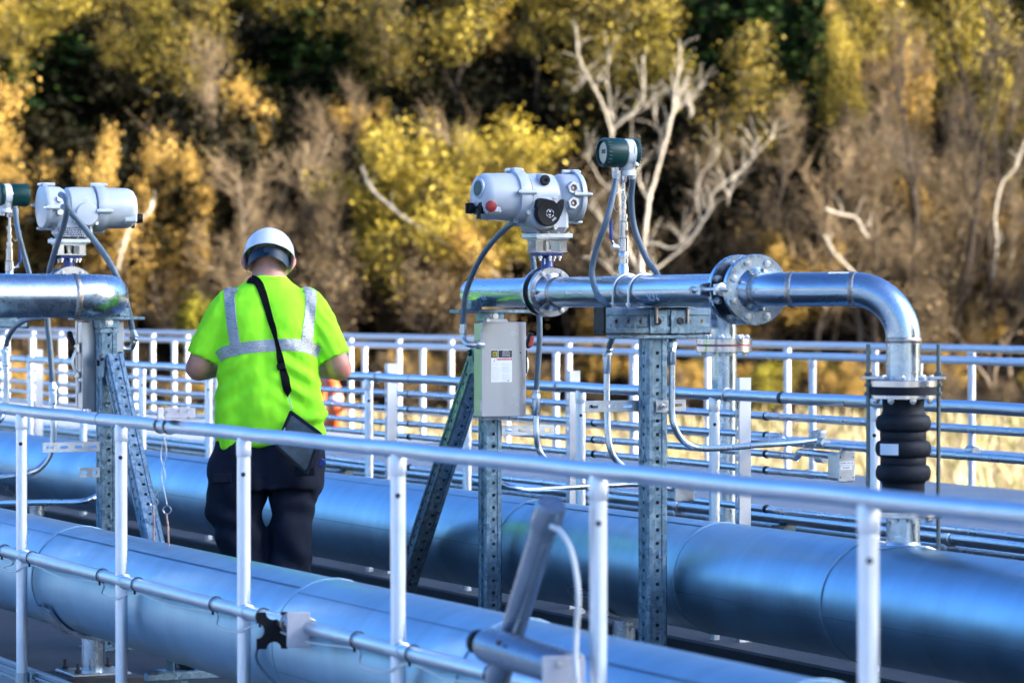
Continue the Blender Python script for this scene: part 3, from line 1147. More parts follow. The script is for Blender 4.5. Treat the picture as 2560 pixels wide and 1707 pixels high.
    for row in range(5):
        y = -.066
        while y < .064:
            l = rr.uniform(.002, .010)
            b.box((-.0784, y + l / 2, .279 - row * .0085), (.0008, l, .0042))
            y += l + rr.uniform(.002, .006)
    b.build('print', M['label_grey'], npl)
    # foot
    b = MB()
    b.box((0, .0, .2235), (.140, .162, .020), ch=.003)
    b.box((0, .0, .2125), (.120, .140, .006), ch=.001)
    ft = b.build('foot', M['zinc_fitting'], t)
    for sx in (-.052, .052):
        for sy in (-.066, -.022, .022, .066):
            b = MB()
            b.hexnut((sx, sy, .2335), (0, 0, 1), .0065, .006)
            b.build('bolt', M['bolt_steel'], ft)
    return t


def make_valve():
    t = thing('butterfly_valve', '', 'valve', group='blue butterfly valves', local=True)
    X_ = Vector((1, 0, 0))
    b = MB()
    b.disc((0, 0, 0), X_, .086, .046, 48)
    b.build('wafer_body', M['black_rubber'], t)
    b = MB()
    b.lathe([(.020, .080), (.018, .10), (.0175, .138), (.024, .146)], (0, 0, 0), ZUP, 20)
    b.box((0, 0, .115), (.020, .048, .058), ch=.004)
    b.box((0, 0, .1505), (.075, .104, .011), ch=.003)
    nk = b.build('neck', M['valve_blue'], t)
    b = MB()
    b.box((.0115, .010, .118), (.001, .013, .030))
    b.box((.0115, -.014, .122), (.001, .010, .022))
    b.build('tag', M['label_white'], nk)
    for sx in (-.026, .026):
        for sy in (-.042, .0, .042):
            b = MB()
            b.cyl((sx, sy, .125), (sx, sy, .168), .0042, n=10)
            b.hexnut((sx, sy, .134), (0, 0, 1), .0082, .0085)
            b.build('stud', M['bolt_steel'], nk)
    b = MB()
    for s in (-1, 1):
        b.box((0, s * .051, .1835), (.085, .032, .050), ch=.002)
    b.box((0, 0, .1605), (.09, .140, .006), ch=.001)
    b.box((0, 0, .2062), (.09, .140, .006), ch=.001)
    yk = b.build('yoke', M['stainless_bright'], t)
    b = MB()
    b.cyl((0, 0, .158), (0, 0, .206), .010, n=20)
    b.cyl((0, 0, .186), (0, 0, .206), .014, n=8)
    b.build('stem', M['bolt_steel'], t)
    return t


def make_transmitter():
    t = thing('pressure_transmitter', '', 'transmitter', group='teal pressure transmitters', local=True)
    Y_ = Vector((0, 1, 0))
    X_ = Vector((1, 0, 0))
    zc = .523
    b = MB()
    b.lathe([(.050, .0), (.0535, .004), (.0535, .036), (.050, .040)], (0, -.004, zc), Y_, 40)
    b.lathe([(.030, -.085), (.024, -.066), (.040, -.03)], (0, .018, zc), ZUP, 24)
    b.build('housing', M['housing_grey'], t)
    b = MB()
    prof = [(.054, 0), (.0560, -.004), (.0560, -.070), (.0545, -.082), (.0525, -.087), (.046, -.089), (.043, -.085), (.0425, -.076), (0, -.076)]
    b.lathe([(r_, h_) for r_, h_ in prof], (0, -.005, zc), Y_, 48)
    for i in range(24):
        a = i * 2 * PI / 24
        c = Vector((math.cos(a) * .0535, -.081, zc + math.sin(a) * .0535))
        b.cyl(c - Y_ * .006, c + Y_ * .010, .0035, n=6)
    cp = b.build('display_cap', M['teal_paint'], t)
    b = MB()
    b.lathe([(.0425, -.0755), (.040, -.079), (.036, -.0795), (0, -.0795)], (0, -.005, zc), Y_, 36)
    b.build('display', M['display_beige'], cp)
    b = MB()
    b.box((0, -.0850, zc + .004), (.030, .0012, .016))
    b.build('screen', M['label_black'], cp)
    b = MB()
    b.lathe([(.054, .035), (.0555, .038), (.0555, .051), (.050, .057), (.03, .059), (0, .059)], (0, -.004, zc), Y_, 48)
    for i in range(24):
        a = i * 2 * PI / 24
        c = Vector((math.cos(a) * .0535, .051, zc + math.sin(a) * .0535))
        b.cyl(c - Y_ * .010, c + Y_ * .004, .0030, n=6)
    b.build('rear_cap', M['teal_paint'], t)
    for s in (1, -1):
        b = MB()
        b.lathe([(.0075, 0), (.0075, .004), (0, .005)], (s * .0525, .002, zc + .006), X_ * s, 16)
        b.build('button', M['label_white'], t)
    b = MB()
    b.box((.0533, .020, zc + .012), (.0012, .0016, .034))
    b.build('tag', M['label_black'], t)
    # glands
    for (y, zz) in ((-.030, .446), (.036, .448)):
        b = MB()
        b.lathe([(.0165, -.014), (.018, -.012), (.018, .008), (.0155, .010)], (0, y, zz), ZUP, 6)
        b.lathe([(.011, .008), (.012, .034)], (0, y, zz), ZUP, 16)
        b.lathe([(.012, -.026), (.0135, -.014)], (0, y, zz), ZUP, 16)
        b.build('hose_gland', M['zinc_fitting'], t)
    b = MB()
    b.tube(arc((.030, .014, .474), (0, 1, 0), (0, 0, 1), .022, 0, PI / 2, 8), .0125, 14)
    b.build('gland_elbow', M['zinc_fitting'], t)
    # the process connection down to the pipe
    b = MB()
    prof = [(.020, .040), (.020, .092), (.017, .100), (.017, .104), (.0205, .105), (.0205, .124), (.0165, .126), (.0165, .131), (.020, .132), (.020, .146),
            (.0175, .150), (.0215, .152), (.0215, .198), (.0175, .202), (.0175, .262), (.0120, .266), (.0120, .276), (.0155, .277), (.0155, .292), (.008, .294),
            (.008, .312), (.0115, .313), (.0115, .327), (.0085, .328), (.0085, .346), (.011, .347), (.011, .366), (.0065, .368), (.0065, .412), (.012, .414), (.014, .418), (.014, .436), (.011, .438), (.011, .454)]
    b.lathe(prof, (0, 0, 0), ZUP, 12)
    st = b.build('impulse_stem', M['stainless_bright'], t)
    b = MB()
    b.box((.0172, .004, .222), (.002, .012, .020))
    b.build('tag', M['plug_rust'], st)
    b = MB()
    b.tube([(0, -.020, .168), (0, -.040, .176), (0, -.050, .192)], .0052, 10)
    b.cyl((0, -.046, .172), (0, -.020, .166), .0085, n=8)
    b.build('valve_lever', M['stainless_bright'], st)
    b = MB()
    b.tube([(0, -.050, .192), (0, -.053, .200), (0, -.0535, .235), (0, -.051, .266)], [.0055, .0075, .0075, .006], 10)
    b.build('lever_grip', M['valve_blue'], st)
    b = MB()
    b.tube(spline([(0.012, -.005, .385), (.014, -.034, .372), (.016, -.050, .325), (.014, -.032, .30), (.012, -.008, .335), (.012, .004, .372), (.012, .014, .36)], 8), .0011, 6)
    b.build('seal_wire', M['bolt_steel'], st)
    return t


def make_switch():
    """safety switch box; z = 0 at its bottom, x = 0 its back, front at x = .087"""
    t = thing('safety_switch', '', 'switch box', group='steel safety switch boxes', local=True)
    W, D, H = .196, .087, .384
    b = MB()
    b.box((D * .5 - .004, 0, H / 2), (D - .012, W - .004, H), ch=.002)
    b.build('enclosure', M['box_stainless'], t)
    b = MB()
    b.box((D - .006, 0, H / 2 + .002), (.020, W + .004, H + .004), ch=.0022)
    dr = b.build('door', M['box_stainless'], t)
    X_ = Vector((1, 0, 0))
    fx = D + .0045
    b = MB()
    text_mb(b, 'ON', .0215, (fx, .048, H - .044), (0, 1, 0), (0, 0, 1), .0012)
    text_mb(b, 'OFF', .0215, (fx, .048, .046), (0, 1, 0), (0, 0, 1), .0012)
    b.box((fx, .048, H - .082), (.0024, .0022, .012))
    b.ring((fx, .048, .084), X_, .006, .0013, 24, 6)
    b.build('lettering', M['housing_grey'], dr, smooth=False)
    # label
    lx = fx + .0004
    lz = H - .176
    b = MB()
    b.box((fx, -.012, lz), (.0010, .094, .132))
    lab = b.build('label', M['label_white'], dr, smooth=False)
    b = MB()
    b.box((lx + .0004, -.0435, lz + .0490), (.0010, .029, .030))
    b.box((lx + .0004, .0045, lz + .0490), (.0010, .060, .030))
    b.build('label_panel', M['label_black'], lab, smooth=False)
    b = MB()
    cy, cz, s = -.0425, lz + .0485, .0096
    for (y0, y1, z0, z1) in ((-s, s, s - .0026, s), (-s, s, -s, -s + .0026), (-s, -s + .0026, -s + .0026, s - .0026), (s - .0026, s, -s + .0026, s - .0026)):
        b.box((lx + .0012, cy + (y0 + y1) / 2, cz + (z0 + z1) / 2), (.0008, y1 - y0, z1 - z0))
    text_mb(b, 'D', .0150, (lx + .0012, cy, cz + .0002), (0, 1, 0), (0, 0, 1), .0006)
    b.build('emblem', M['label_yellow'], lab, smooth=False)
    b = MB()
    b.box((lx + .0004, .0005, lz + .0275), (.0010, .068, .0068))
    b.build('danger_bar', M['label_red'], lab, smooth=False)
    b = MB()
    text_mb(b, 'DANGER / PELIGRO', .0058, (lx + .0012, .0035, lz + .0275), (0, 1, 0), (0, 0, 1), .0002)
    for i, s_ in enumerate(('HEAVY DUTY', 'SAFETY SWITCH', 'INTERRUPTOR DE', 'SEGURIDAD DE', 'SERVICIO PESADO')):
        text_mb(b, s_, .0046, (lx + .0012, .008, lz + .0605 - i * .0050), (0, 1, 0), (0, 0, 1), .0002)
    b.prism([(-.003, -.0022), (.003, -.0022), (0, .003)], (lx + .0012, -.029, lz + .0272), (0, 1, 0), (0, 0, 1), .0004)
    b.build('lettering', M['label_white'], lab, smooth=False)
    b = MB()
    b.prism([(-.006, -.006), (.002, .001), (.006, .007), (.003, -.001), (.004, -.006), (-.001, -.003)], (lx + .0008, -.0465, lz + .022), (0, 1, 0), (0, 0, 1), .0004)
    b.build('danger_mark', M['label_red'], lab, smooth=False)
    b = MB()
    rr = random.Random(8)
    for col, y0, y1 in ((0, -.056, -.018), (1, -.010, .032)):
        for row in range(16):
            if rr.random() < .1:
                continue
            y2 = y1 - rr.uniform(0, .012)
            b.box((lx + .0004, (y0 + y2) / 2, lz + .010 - row * .0046), (.0008, y2 - y0, .0011))
    b.build('print', M['label_grey'], lab, smooth=False)
    b = MB()
    for (y, z) in ((.074, H - .122), (.018, H - .236)):
        b.disc((fx, y, z), X_, .0028, .0022, 12)
    b.build('screw', M['dark_bolt'], dr)
    for z in (.045, H - .055):
        b = MB()
        b.cyl((D - .002, -W / 2 - .004, z - .022), (D - .002, -W / 2 - .004, z + .022), .0045, n=12)
        b.box((D - .016, -W / 2 - .002, z), (.020, .002, .036))
        b.build('hinge', M['box_stainless'], dr)
    # mounting ears, hasps
    b = MB()
    b.prism([(-.060, 0), (-.055, .016), (.050, .016), (.060, 0)], (.006, 0, H), (0, 1, 0), (0, 0, 1), .003)
    b.build('mounting_ear', M['box_stainless'], t)
    b = MB()
    b.prism([(-.060, 0), (.060, 0), (.050, -.016), (-.055, -.016)], (.006, 0, 0), (0, 1, 0), (0, 0, 1), .003)
    b.build('mounting_ear', M['box_stainless'], t)
    for y in (-.075, .0, .045, .075):
        b = MB()
        b.ring((D * .45, y, -.006), X_, .0085, .0022, 20, 6)
        b.build('padlock_loop', M['box_stainless'], t)
    b = MB()
    b.box((D * .5, W / 2 + .004, .095), (.03, .010, .05), ch=.002)
    b.build('latch', M['box_stainless'], t)
    b = MB()
    b.lathe([(.0095, 0), (.0105, .004), (.009, .012), (0, .013)], (.02, -.045, H + .010), Vector((1, 0, .1)), 16)
    b.build('bolt', M['bolt_steel'], t)
    # lever on the far side
    b = MB()
    pts = arc((.052, W / 2 + .016, H - .170), (0, 0, 1), (1, 0, 0), .068, -.9, .9, 14)
    pts = [Vector((.045, W / 2 + .006 + .022 * math.sin(max(0, min(PI, (i / 13) * PI))), H - .115 - .120 * i / 13)) for i in range(14)]
    b.tube(pts, .0075, 10)
    b.box((.045, W / 2 + .008, H - .115), (.045, .014, .045), ch=.004)
    b.box((.045, W / 2 + .008, H - .235), (.035, .014, .03), ch=.004)
    lv = b.build('lever', M['bolt_steel'], t)
    b = MB()
    b.box((.058, W / 2 + .016, H - .160), (.020, .004, .095), ch=.001)
    b.build('lever_plate', M['black_plastic'], lv)
    hd = Matrix.Rotation(R(-17), 3, 'X')
    b = MB()
    b.box((.050, W / 2 + .034, H - .072), (.026, .020, .066), hd, ch=.005)
    b.build('grip', M['black_plastic'], lv)
    b = MB()
    b.box((.063, W / 2 + .037, H - .078), (.010, .018, .046), hd, ch=.003)
    b.build('grip_face', M['red_plastic'], lv)
    return t


def flange(b, c, ax, r, th, bolt_r, nb, bb, phase, face=1):
    b.disc(c, ax, r, th, 56, .003)


def bolts(parent, c, ax, rad, nb, r, h, phase, name='bolt', m='bolt_steel', face=Vector((0, 0, 1))):
    c, ax = Vector(c), Vector(ax).normalized()
    u = (ZUP - ax * ax.z)
    u = u.normalized() if u.length > .1 else Vector((1, 0, 0))
    w = ax.cross(u)
    for i in range(nb):
        a = phase + 2 * PI * i / nb
        b = MB()
        p = c + (u * math.cos(a) + w * math.sin(a)) * rad
        b.hexnut(p, ax, r, h)
        b.lathe([(r * .58, h), (r * .5, h * 1.35), (0, h * 1.38)], p, ax, 12)
        b.build(name, M[m], parent)


XV = Vector((1, 0, 0))
YV = Vector((0, 1, 0))
# ================================================================== right hand assembly
YR, ZR, RP = 5.42, 1.5227, .0586
XVAL = xat(1368, YR)
act = make_actuator()
act['label'] = 'grey electric valve actuator on the right pipe, with black hand wheel and red knob showing'
act.location = (XVAL, YR, ZR)
val = make_valve()
val['label'] = 'blue necked valve between two flanges under the actuator with the black hand wheel'
val.location = (XVAL, YR, ZR)
XTX = xat(1559, YR)
ptx = make_transmitter()
ptx['label'] = 'teal pressure transmitter with its display showing, highest thing above the right pipe'
ptx.location = (XTX, YR, ZR)
XP1 = xat(1225, YR)
swb = make_switch()
swb['label'] = 'stainless safety switch box with its ON and OFF door and white warning label in front'
swb.location = (XP1 + .050, YR, 1.0144)

# --- the pipe run
YLEG = 5.714
XLEG = xat(2253, YLEG)
XF2 = xat(1888, YR)
t = thing('process_pipe', 'right stainless process pipe with two bolted flange pairs, bending down to the bellows', 'pipe', (xat(1700, YR), YR, ZR - RP))
RB = .171
XE0 = xat(1192, YR)
YD = 6.98
b = MB()
pts = [Vector((XVAL - .036, YR, ZR)), Vector((XE0, YR, ZR))]
b.tube(pts, RP, 48)
b.build('spool', M['stainless_pipe'], t)
b = MB()
XD = xat(1810, YD)
th_ = PI / 2
for _ in range(60):
    ex, ey = XE0 - RB * math.sin(th_), YR + RB - RB * math.cos(th_)
    th_ = math.atan2(YD - ey, -(XD - ex)) if XD < ex else PI / 2
dd_ = Vector((-math.cos(th_), math.sin(th_), 0))
pts = arc((XE0, YR + RB, ZR), (0, -1, 0), (-1, 0, 0), RB, 0, th_, 18)
pts += [Vector((XD, YD, ZR)) - dd_ * RB]
pts += arc(Vector((XD, YD, ZR - RB)) - dd_ * RB, (0, 0, 1), dd_, RB, 0, PI / 2, 16)[1:]
b.tube(pts, RP, 48)
b.build('elbow', M['stainless_pipe'], t)
xd = XD
b = MB()
zt_ = 1.45 - (849 - 776) / kk(1810, YD)
b.cyl((xd, YD, ZR - RB), (xd, YD, ZF), RP, n=48)
b.build('drop_pipe', M['stainless_pipe'], t)
for dz, nm in ((.012, 'flange'), (-.0235, 'flange')):
    b = MB()
    b.disc((xd, YD, zt_ - .02 + dz), ZUP, .128, .030, 56, .003)
    f_ = b.build(nm, M['stainless_bright'], t)
    bolts(f_, (xd, YD, zt_ - .02 + dz + (.015 if dz > 0 else -.015)), ZUP * (1 if dz > 0 else -1), .105, 8, .012, .012, .2)
b = MB()
b.disc((xd, YD, zt_ - .0258), ZUP, .125, .0060, 48)
b.build('gasket', M['red_plastic'], t)
b = MB()
pa = XVAL + .036
b.tube([(pa, YR, ZR), (XF2 - .10, YR, ZR)], RP, 48)
sp = b.build('spool', M['stainless_pipe'], t)
# weld necks and rings
def weld(x, rr=RP, n='weld_ring', mname='weld_steel', w=.007, par=None):
    b = MB()
    b.lathe([(rr, -w), (rr + .0025, -w * .4), (rr + .0025, w * .4), (rr, w)], (x, YR, ZR), XV, 48)
    b.build(n, M[mname], par or t)
for sgn in (-1, 1):
    b = MB()
    b.disc((XVAL + sgn * .0345, YR, ZR), XV, .098, .019, 56, .002)
    fl = b.build('flange', M['stainless_bright'], t)
    b = MB()
    b.lathe([(.076, 0), (.070, .012), (.062, .034), (.0600, .060)], (XVAL + sgn * .044, YR, ZR), XV * sgn, 48)
    b.build('flange_neck', M['stainless_bright'], fl)
    bolts(fl, (XVAL + sgn * .044, YR, ZR), XV * sgn, .083, 6, .0105, .011, PI / 6)
weld(XVAL + .106)
weld(XVAL + .125)
weld(XVAL - .108)
weld(XE0 + .01, w=.005)
# big flange pair with control rods
XF1 = XF2 - .115
for k_, xc in ((0, XF1), (1, XF2)):
    b = MB()
    b.disc((xc, YR, ZR), XV, .124, .022, 64, .003)
    # lugs for the control rods, left and right
    for sy in (-1, 1):
        b.prism([(-.030, .0), (-.018, .066), (.018, .066), (.030, 0)] if sy > 0 else [(-.030, 0), (.030, 0), (.018, -.066), (-.018, -.066)], (xc, YR + sy * .095, ZR), (0, 0, 1), (0, 1, 0), .018)
    fl = b.build('flange', M['stainless_pipe'], t)
    bolts(fl, (xc + (.011 if k_ else -.011), YR, ZR), XV * (1 if k_ else -1), .100, 8, .0135, .012, PI / 8)
    if k_ == 0:
        bolts(fl, (xc + .011, YR, ZR), XV, .100, 8, .0125, .016, PI / 8)
    b = MB()
    s = 1 if k_ else -1
    b.lathe([(.078, 0), (.072, .012), (.062, .026), (.0595, .040)], (xc + s * .011, YR, ZR), XV * s, 48)
    b.build('flange_neck', M['stainless_pipe'], fl)
b = MB()
b.lathe([(RP, -.048), (.074, -.043), (.078, -.015), (.100, .0), (.100, .010), (.078, .022), (.078, .065), (.100, .078), (.100, .089)], (XF1 + .013, YR, ZR), XV, 48)
b.build('rubber_joint', M['black_rubber'], t)
for sy in (-1, 1):
    b = MB()
    b.cyl((XF1 - .085, YR + sy * .143, ZR), (XF2 + .075, YR + sy * .143, ZR), .0075, n=14)
    for xx in (XF1 - .022, XF2 + .011, XF1 - .085):
        b.hexnut((xx, YR + sy * .143, ZR), XV, .0145, .013)
    b.lathe([(.022, 0), (.022, .006), (.014, .010)], (XF2 + .010, YR + sy * .143, ZR), XV, 24)
    b.build('control_rod', M['bolt_steel'], t)
# 45 degree elbow, short run, elbow down
d45 = Vector((1, 1, 0)).normalized()
n45 = Vector((-1, 1, 0)).normalized()
xs0 = XF2 + .045
c_ = Vector((xs0, YR + RB, ZR))
pts = arc(c_, (0, -1, 0), (1, 0, 0), RB, 0, PI / 4, 12)
e1 = pts[-1]
Lr = ((YLEG - e1.y) / d45.y) - RB - .003
Lx = ((XLEG - e1.x) / d45.x) - RB - .003
Lr = .222
e2 = e1 + d45 * Lr
b = MB()
b.tube([Vector((XF2 + .012, YR, ZR))] + pts, RP, 48)
b.build('elbow', M['stainless_pipe'], t)
b = MB()
b.tube([e1, e2], RP, 48)
sp2 = b.build('spool', M['stainless_pipe'], t)
RB2 = .174
pts = arc(e2 - ZUP * RB2, (0, 0, 1), d45, RB2, 0, PI / 2, 20)
leg = pts[-1]
b = MB()
b.tube(pts, RP, 48)
b.build('elbow', M['stainless_pipe'], t)
XL, YL = leg.x, leg.y
print('LEG', XLEG, YLEG, 'got', XL, YL, 'px', proj(leg), 'Lr', Lr, Lx, 'drop px', proj((xd, YD, 1.3)))
for (p, ax) in ((e1, d45), (e2, d45), (leg, ZUP), (Vector((XF2 + .050, YR, ZR)), XV)):
    b = MB()
    b.lathe([(RP, -.010), (RP + .0012, -.008), (RP + .003, -.003), (RP + .003, .003), (RP + .0012, .008), (RP, .010)], p, ax, 48)
    b.build('weld_ring', M['weld_steel'], t)
zfl = 1.214
b = MB()
b.cyl(leg, (XL, YL, zfl), RP, n=48)
b.build('spool', M['stainless_pipe'], t)
# worn paper sticker on top of the short run
b = MB()
rows = []
for i in range(5):
    th = .12 + .34 * i / 4
    rows.append([e1 + d45 * (Lr * q) + ZUP * (RP + .0012) * math.cos(th) - n45 * (RP + .0012) * math.sin(th) for q in (.62, .95)])
b.grid(rows)
b.build('sticker', M['label_white'], sp2)
# chalk numbers
def wrap(x, ph0):
    return lambda a, c, e: (x + a, YR - (RP + .0006 + e) * math.cos(ph0 + c / RP), ZR + (RP + .0006 + e) * math.sin(ph0 + c / RP))
b = MB()
text_mb(b, 'NLP-6', .034, (0, 0, 0), (1, 0, 0), (0, 0, 1), .0002, bend=wrap(xat(1664, YR), -.50))
b.build('chalk_mark', M['label_white'], sp, smooth=False)
b = MB()
text_mb(b, 'SIX', .034, (0, 0, 0), (1, 0, 0), (0, 0, 1), .0002, bend=wrap(xat(1240, YR), -.35))
b.build('chalk_mark', M['label_white'], t, smooth=False)
# U bolts round the run
for px in (1570, 1610):
    x = xat(px, YR)
    b = MB()
    pts = arc((x, YR, ZR), (0, -1, 0), (0, 0, 1), RP + .0055, 0, PI, 24)
    pts = [Vector((x, YR - RP - .0055, ZR - .10))] + pts + [Vector((x, YR + RP + .0055, ZR - .10))]
    b.tube(pts, .0052, 10)
    b.hexnut((x, YR - RP - .0055, ZR - .055), ZUP, .0105, .011)
    b.hexnut((x, YR - RP - .0055, ZR - .080), ZUP, .0105, .011)
    b.build('u_bolt', M['bolt_steel'], t)

# --- bellows expansion joint between the leg and the second header
t = thing('expansion_joint', 'black rubber bellows with three bulges between bolted flanges and two long tie rods', 'expansion joint', (XL, YL, .649))
b = MB()
b.disc((XL, YL, 1.201), ZUP, .116, .026, 64, .003)
f1 = b.build('flange', M['stainless_bright'], t)
bolts(f1, (XL, YL, 1.214), ZUP, .095, 8, .0125, .011, .2)
b = MB()
b.lathe([(.115, .1665), (.115, .190)], (XL, YL, .998), ZUP, 56)
prof = [(.108, .168), (.074, .164), (.070, .120), (.073, .105)]
def bulge(zc_, r0, r1, hh, n=13):
    return [(r0 + (r1 - r0) * max(0, math.sin(PI * i / n)) ** .42, zc_ + hh - 2 * hh * i / n) for i in range(n + 1)]
prof += bulge(.068, .077, .0945, .029)
prof += [(.0785, .036), (.0785, .013)]
prof += bulge(-.019, .077, .0955, .029)
prof += [(.0785, -.050), (.0785, -.070)]
prof += bulge(-.102, .077, .0945, .029)
prof += [(.073, -.142), (.074, -.20), (.108, -.204), (.115, -.208), (.115, -.228)]
b.lathe(prof, (XL, YL, .998), ZUP, 56)
bl = b.build('bellows', M['black_rubber'], t, sharp=50)
b = MB()
rows = []
for i in range(9):
    a = -1.06 + .77 * i / 8
    q = TOCAM * math.cos(a) + R0 * math.sin(a)
    rows.append([(XL + q.x * .0965, YL + q.y * .0965, .979 + dz) for dz in (-.019, .019)])
b.grid(rows)
b.build('label', M['label_white'], bl)
b = MB()
b.lathe([(.088, .152), (.114, .152), (.114, .164), (.088, .164)], (XL, YL, .998), ZUP, 56)
rr_ = b.build('retaining_ring', M['stainless_bright'], t)
bolts(rr_, (XL, YL, 1.150), -ZUP, .098, 8, .0125, .013, .2)
b = MB()
b.disc((XL, YL, .757), ZUP, .114, .024, 64, .003)
f2 = b.build('flange', M['stainless_bright'], t)
bolts(f2, (XL, YL, .745), -ZUP, .095, 8, .0125, .013, .2)
b = MB()
b.cyl((XL, YL, .746), (XL, YL, .60), .0575, n=48)
b.build('stub', M['stainless_pipe'], t)
b = MB()
b.lathe([(.0575, -.02), (.066, -.012), (.060, .006), (.0575, .010)], (XL, YL, 1.45 - HH + RH), ZUP, 40)
pts = []
for i in range(41):
    a = 2 * PI * i / 40
    xx, yy = .150 * math.cos(a), .125 * math.sin(a)
    pts.append(Vector((XL + xx, YL + yy, 1.45 - HH + math.sqrt(max(0, (RH + .005) ** 2 - (YL + yy - YH) ** 2)))))
b.tube(pts, .0035, 8)
b.build('weld', M['stainless_bright'], t)
for px, sg in ((2164, -1), (2341, 1)):
    # tie rods stand either side of the joint, across the view
    dirv = R0
    off = dirv * (sg * 88 / kk(2253, YL))
    c0 = Vector((XL, YL, 0)) + off
    b = MB()
    b.cyl((c0.x, c0.y, .62 if sg > 0 else .70), (c0.x, c0.y, 1.335), .0072, n=12)
    for zz in (1.190, 1.228, 1.160, .74):
        b.hexnut((c0.x, c0.y, zz), ZUP, .0135, .012)
    b.build('tie_rod', M['rod_zinc'], t)
    b = MB()
    b.box(Vector((c0.x, c0.y, 1.2200)) - dirv * sg * .022, (.088, .034, .010), Matrix((dirv, dirv.cross(ZUP) * -1, ZUP)).transposed(), ch=.002)
    b.build('lug_plate', M['zinc_fitting'], t)

# ================================================================== supports: posts, braces, plates
def post_set(x, y, sgn, lab_post, lab_brace, lab_plate, bx_top, bx_floor, ztop):
    t = thing('support_post', lab_post, 'post', (x, y, ZF), group='perforated galvanised posts')
    b = MB()
    perf_tube(b, (x, y, ZF), (x, y, ztop), XV, .078, .078)
    b.build('upright', M['galvanised'], t, smooth=False)
    b = MB()
    b.box((x, y, ZF + .005), (.2, .2, .010), ch=.002)
    b.build('base_plate', M['galvanised'], t)
    b = MB()
    b.box((x, y, ztop - .012), (.084, .090, .045), ch=.002)
    b.box((x, y, ztop - .05), (.088, .083, .012))
    b.build('collar', M['galvanised'], t)
    b = MB()
    b.box((x + sgn * .0, y, ztop + .0075), (.10, .325, .0145), ch=.002)
    p = b.build('top_plate', M['galvanised'], t)
    b = MB()
    b.box((x - sgn * .0, y - sgn * .075, ztop + .034), (.06, .05, .040), ch=.003)
    b.build('shoe', M['galvanised'], p)
    b = MB()
    b.hexnut((x + .043, y, ztop - .012), XV, .014, .012)
    b.lathe([(.018, 0), (.018, .003)], (x + .042, y, ztop - .012), XV, 20)
    b.build('bolt', M['bolt_steel'], t)
    t2 = thing('brace', lab_brace, 'brace', (bx_floor, y, ZF), group='perforated galvanised braces')
    b = MB()
    perf_tube(b, (bx_floor, y, ZF + .02), (bx_top, y, ztop - .17), XV, .078, .078)
    b.build('strut', M['galvanised'], t2, smooth=False)
    for sy in (-1, 1):
        b = MB()
        b.prism([(-.05, -.06), (.05, -.06), (.055, .02), (.03, .05), (-.02, .05), (-.055, .0)], (bx_top + sgn * .035, y + sy * .044, ztop - .19), (1, 0, 0), (0, 0, 1), .007)
        g = b.build('gusset', M['galvanised'], t2)
    b = MB()
    for sy in (-1, 1):
        b.hexnut((bx_top + sgn * .0, y + sy * .047, ztop - .165), YV * sy, .014, .012)
        b.hexnut((bx_top + sgn * .06, y + sy * .047, ztop - .19), YV * sy, .014, .012)
    b.build('bolt', M['dark_bolt'], g)
    b = MB()
    b.box((bx_floor, y, ZF + .005), (.18, .16, .010), ch=.002)
    b.box((bx_floor, y - .046, ZF + .05), (.09, .007, .09), ch=.002)
    b.box((bx_floor, y + .046, ZF + .05), (.09, .007, .09), ch=.002)
    b.build('foot', M['galvanised'], t2)


ZP1 = 1.4385
post_set(XP1, YR, 1, 'perforated galvanised post behind the switch box with the white label', 'perforated brace leaning left and down from the post behind the labelled switch box', '', XP1 - .095, xat(968, YR), ZP1)
XP2 = xat(1632, YR)
t = thing('support_post', 'perforated galvanised post under the box bracket, right of the labelled switch box', 'post', (XP2, YR, ZF), group='perforated galvanised posts')
b = MB()
perf_tube(b, (XP2, YR, ZF), (XP2, YR, 1.345), XV, .084, .084)
b.build('upright', M['galvanised'], t, smooth=False)
b = MB()
b.box((XP2, YR, ZF + .005), (.2, .2, .010), ch=.002)
b.build('base_plate', M['galvanised'], t)
b = MB()
b.box((XP2, YR + .02, 1.352), (.12, .36, .012), ch=.002)
b.build('top_plate', M['galvanised'], t)


def pipe_bracket(x, y, z, lab, rz):
    t = thing('box_bracket', lab, 'bracket', (x, y, z), rz, 'perforated box brackets under the pipes', local=True)
    b = MB()
    perf_tube(b, (0, -.215, .052), (0, .222, .052), XV, .100, .086, start=.045)
    b.build('box_section', M['galvanised'], t, smooth=False)
    b = MB()
    b.box((0, -.219, .052), (.092, .010, .106), ch=.004)
    for (xx, zz) in ((-.035, .09), (.035, .09), (-.035, .014), (.035, .014)):
        b.cyl((xx, -.226, zz), (xx, -.218, zz), .007, n=10)
    b.build('end_cap', M['black_plastic'], t)
    b = MB()
    b.box((.0465, .0, .050), (.005, .072, .090), ch=.002)
    b.box((.0465, .090, .050), (.005, .078, .090), ch=.002)
    b.box((.035, .045, .1055), (.075, .17, .004))
    pl = b.build('face_plate', M['galvanised'], t)
    for (y_, z_) in ((-.004, .052), (.090, .054)):
        b = MB()
        b.lathe([(.014, 0), (.014, .006), (.009, .007), (.009, .003), (0, .003)], (.049, y_, z_), XV, 20)
        b.build('bolt', M['dark_bolt'], pl)
    b = MB()
    for y_ in (-.012, .118):
        b.cyl((.054, y_, .045), (.054, y_, .112), .0052, n=10)
        b.hexnut((.054, y_, .098), ZUP, .0095, .010)
    b.build('stud', M['clamp_brown'], pl)
    return t


pipe_bracket(XP2, YR, 1.3585, 'perforated galvanised box bracket carrying the right pipe on its post', 0)


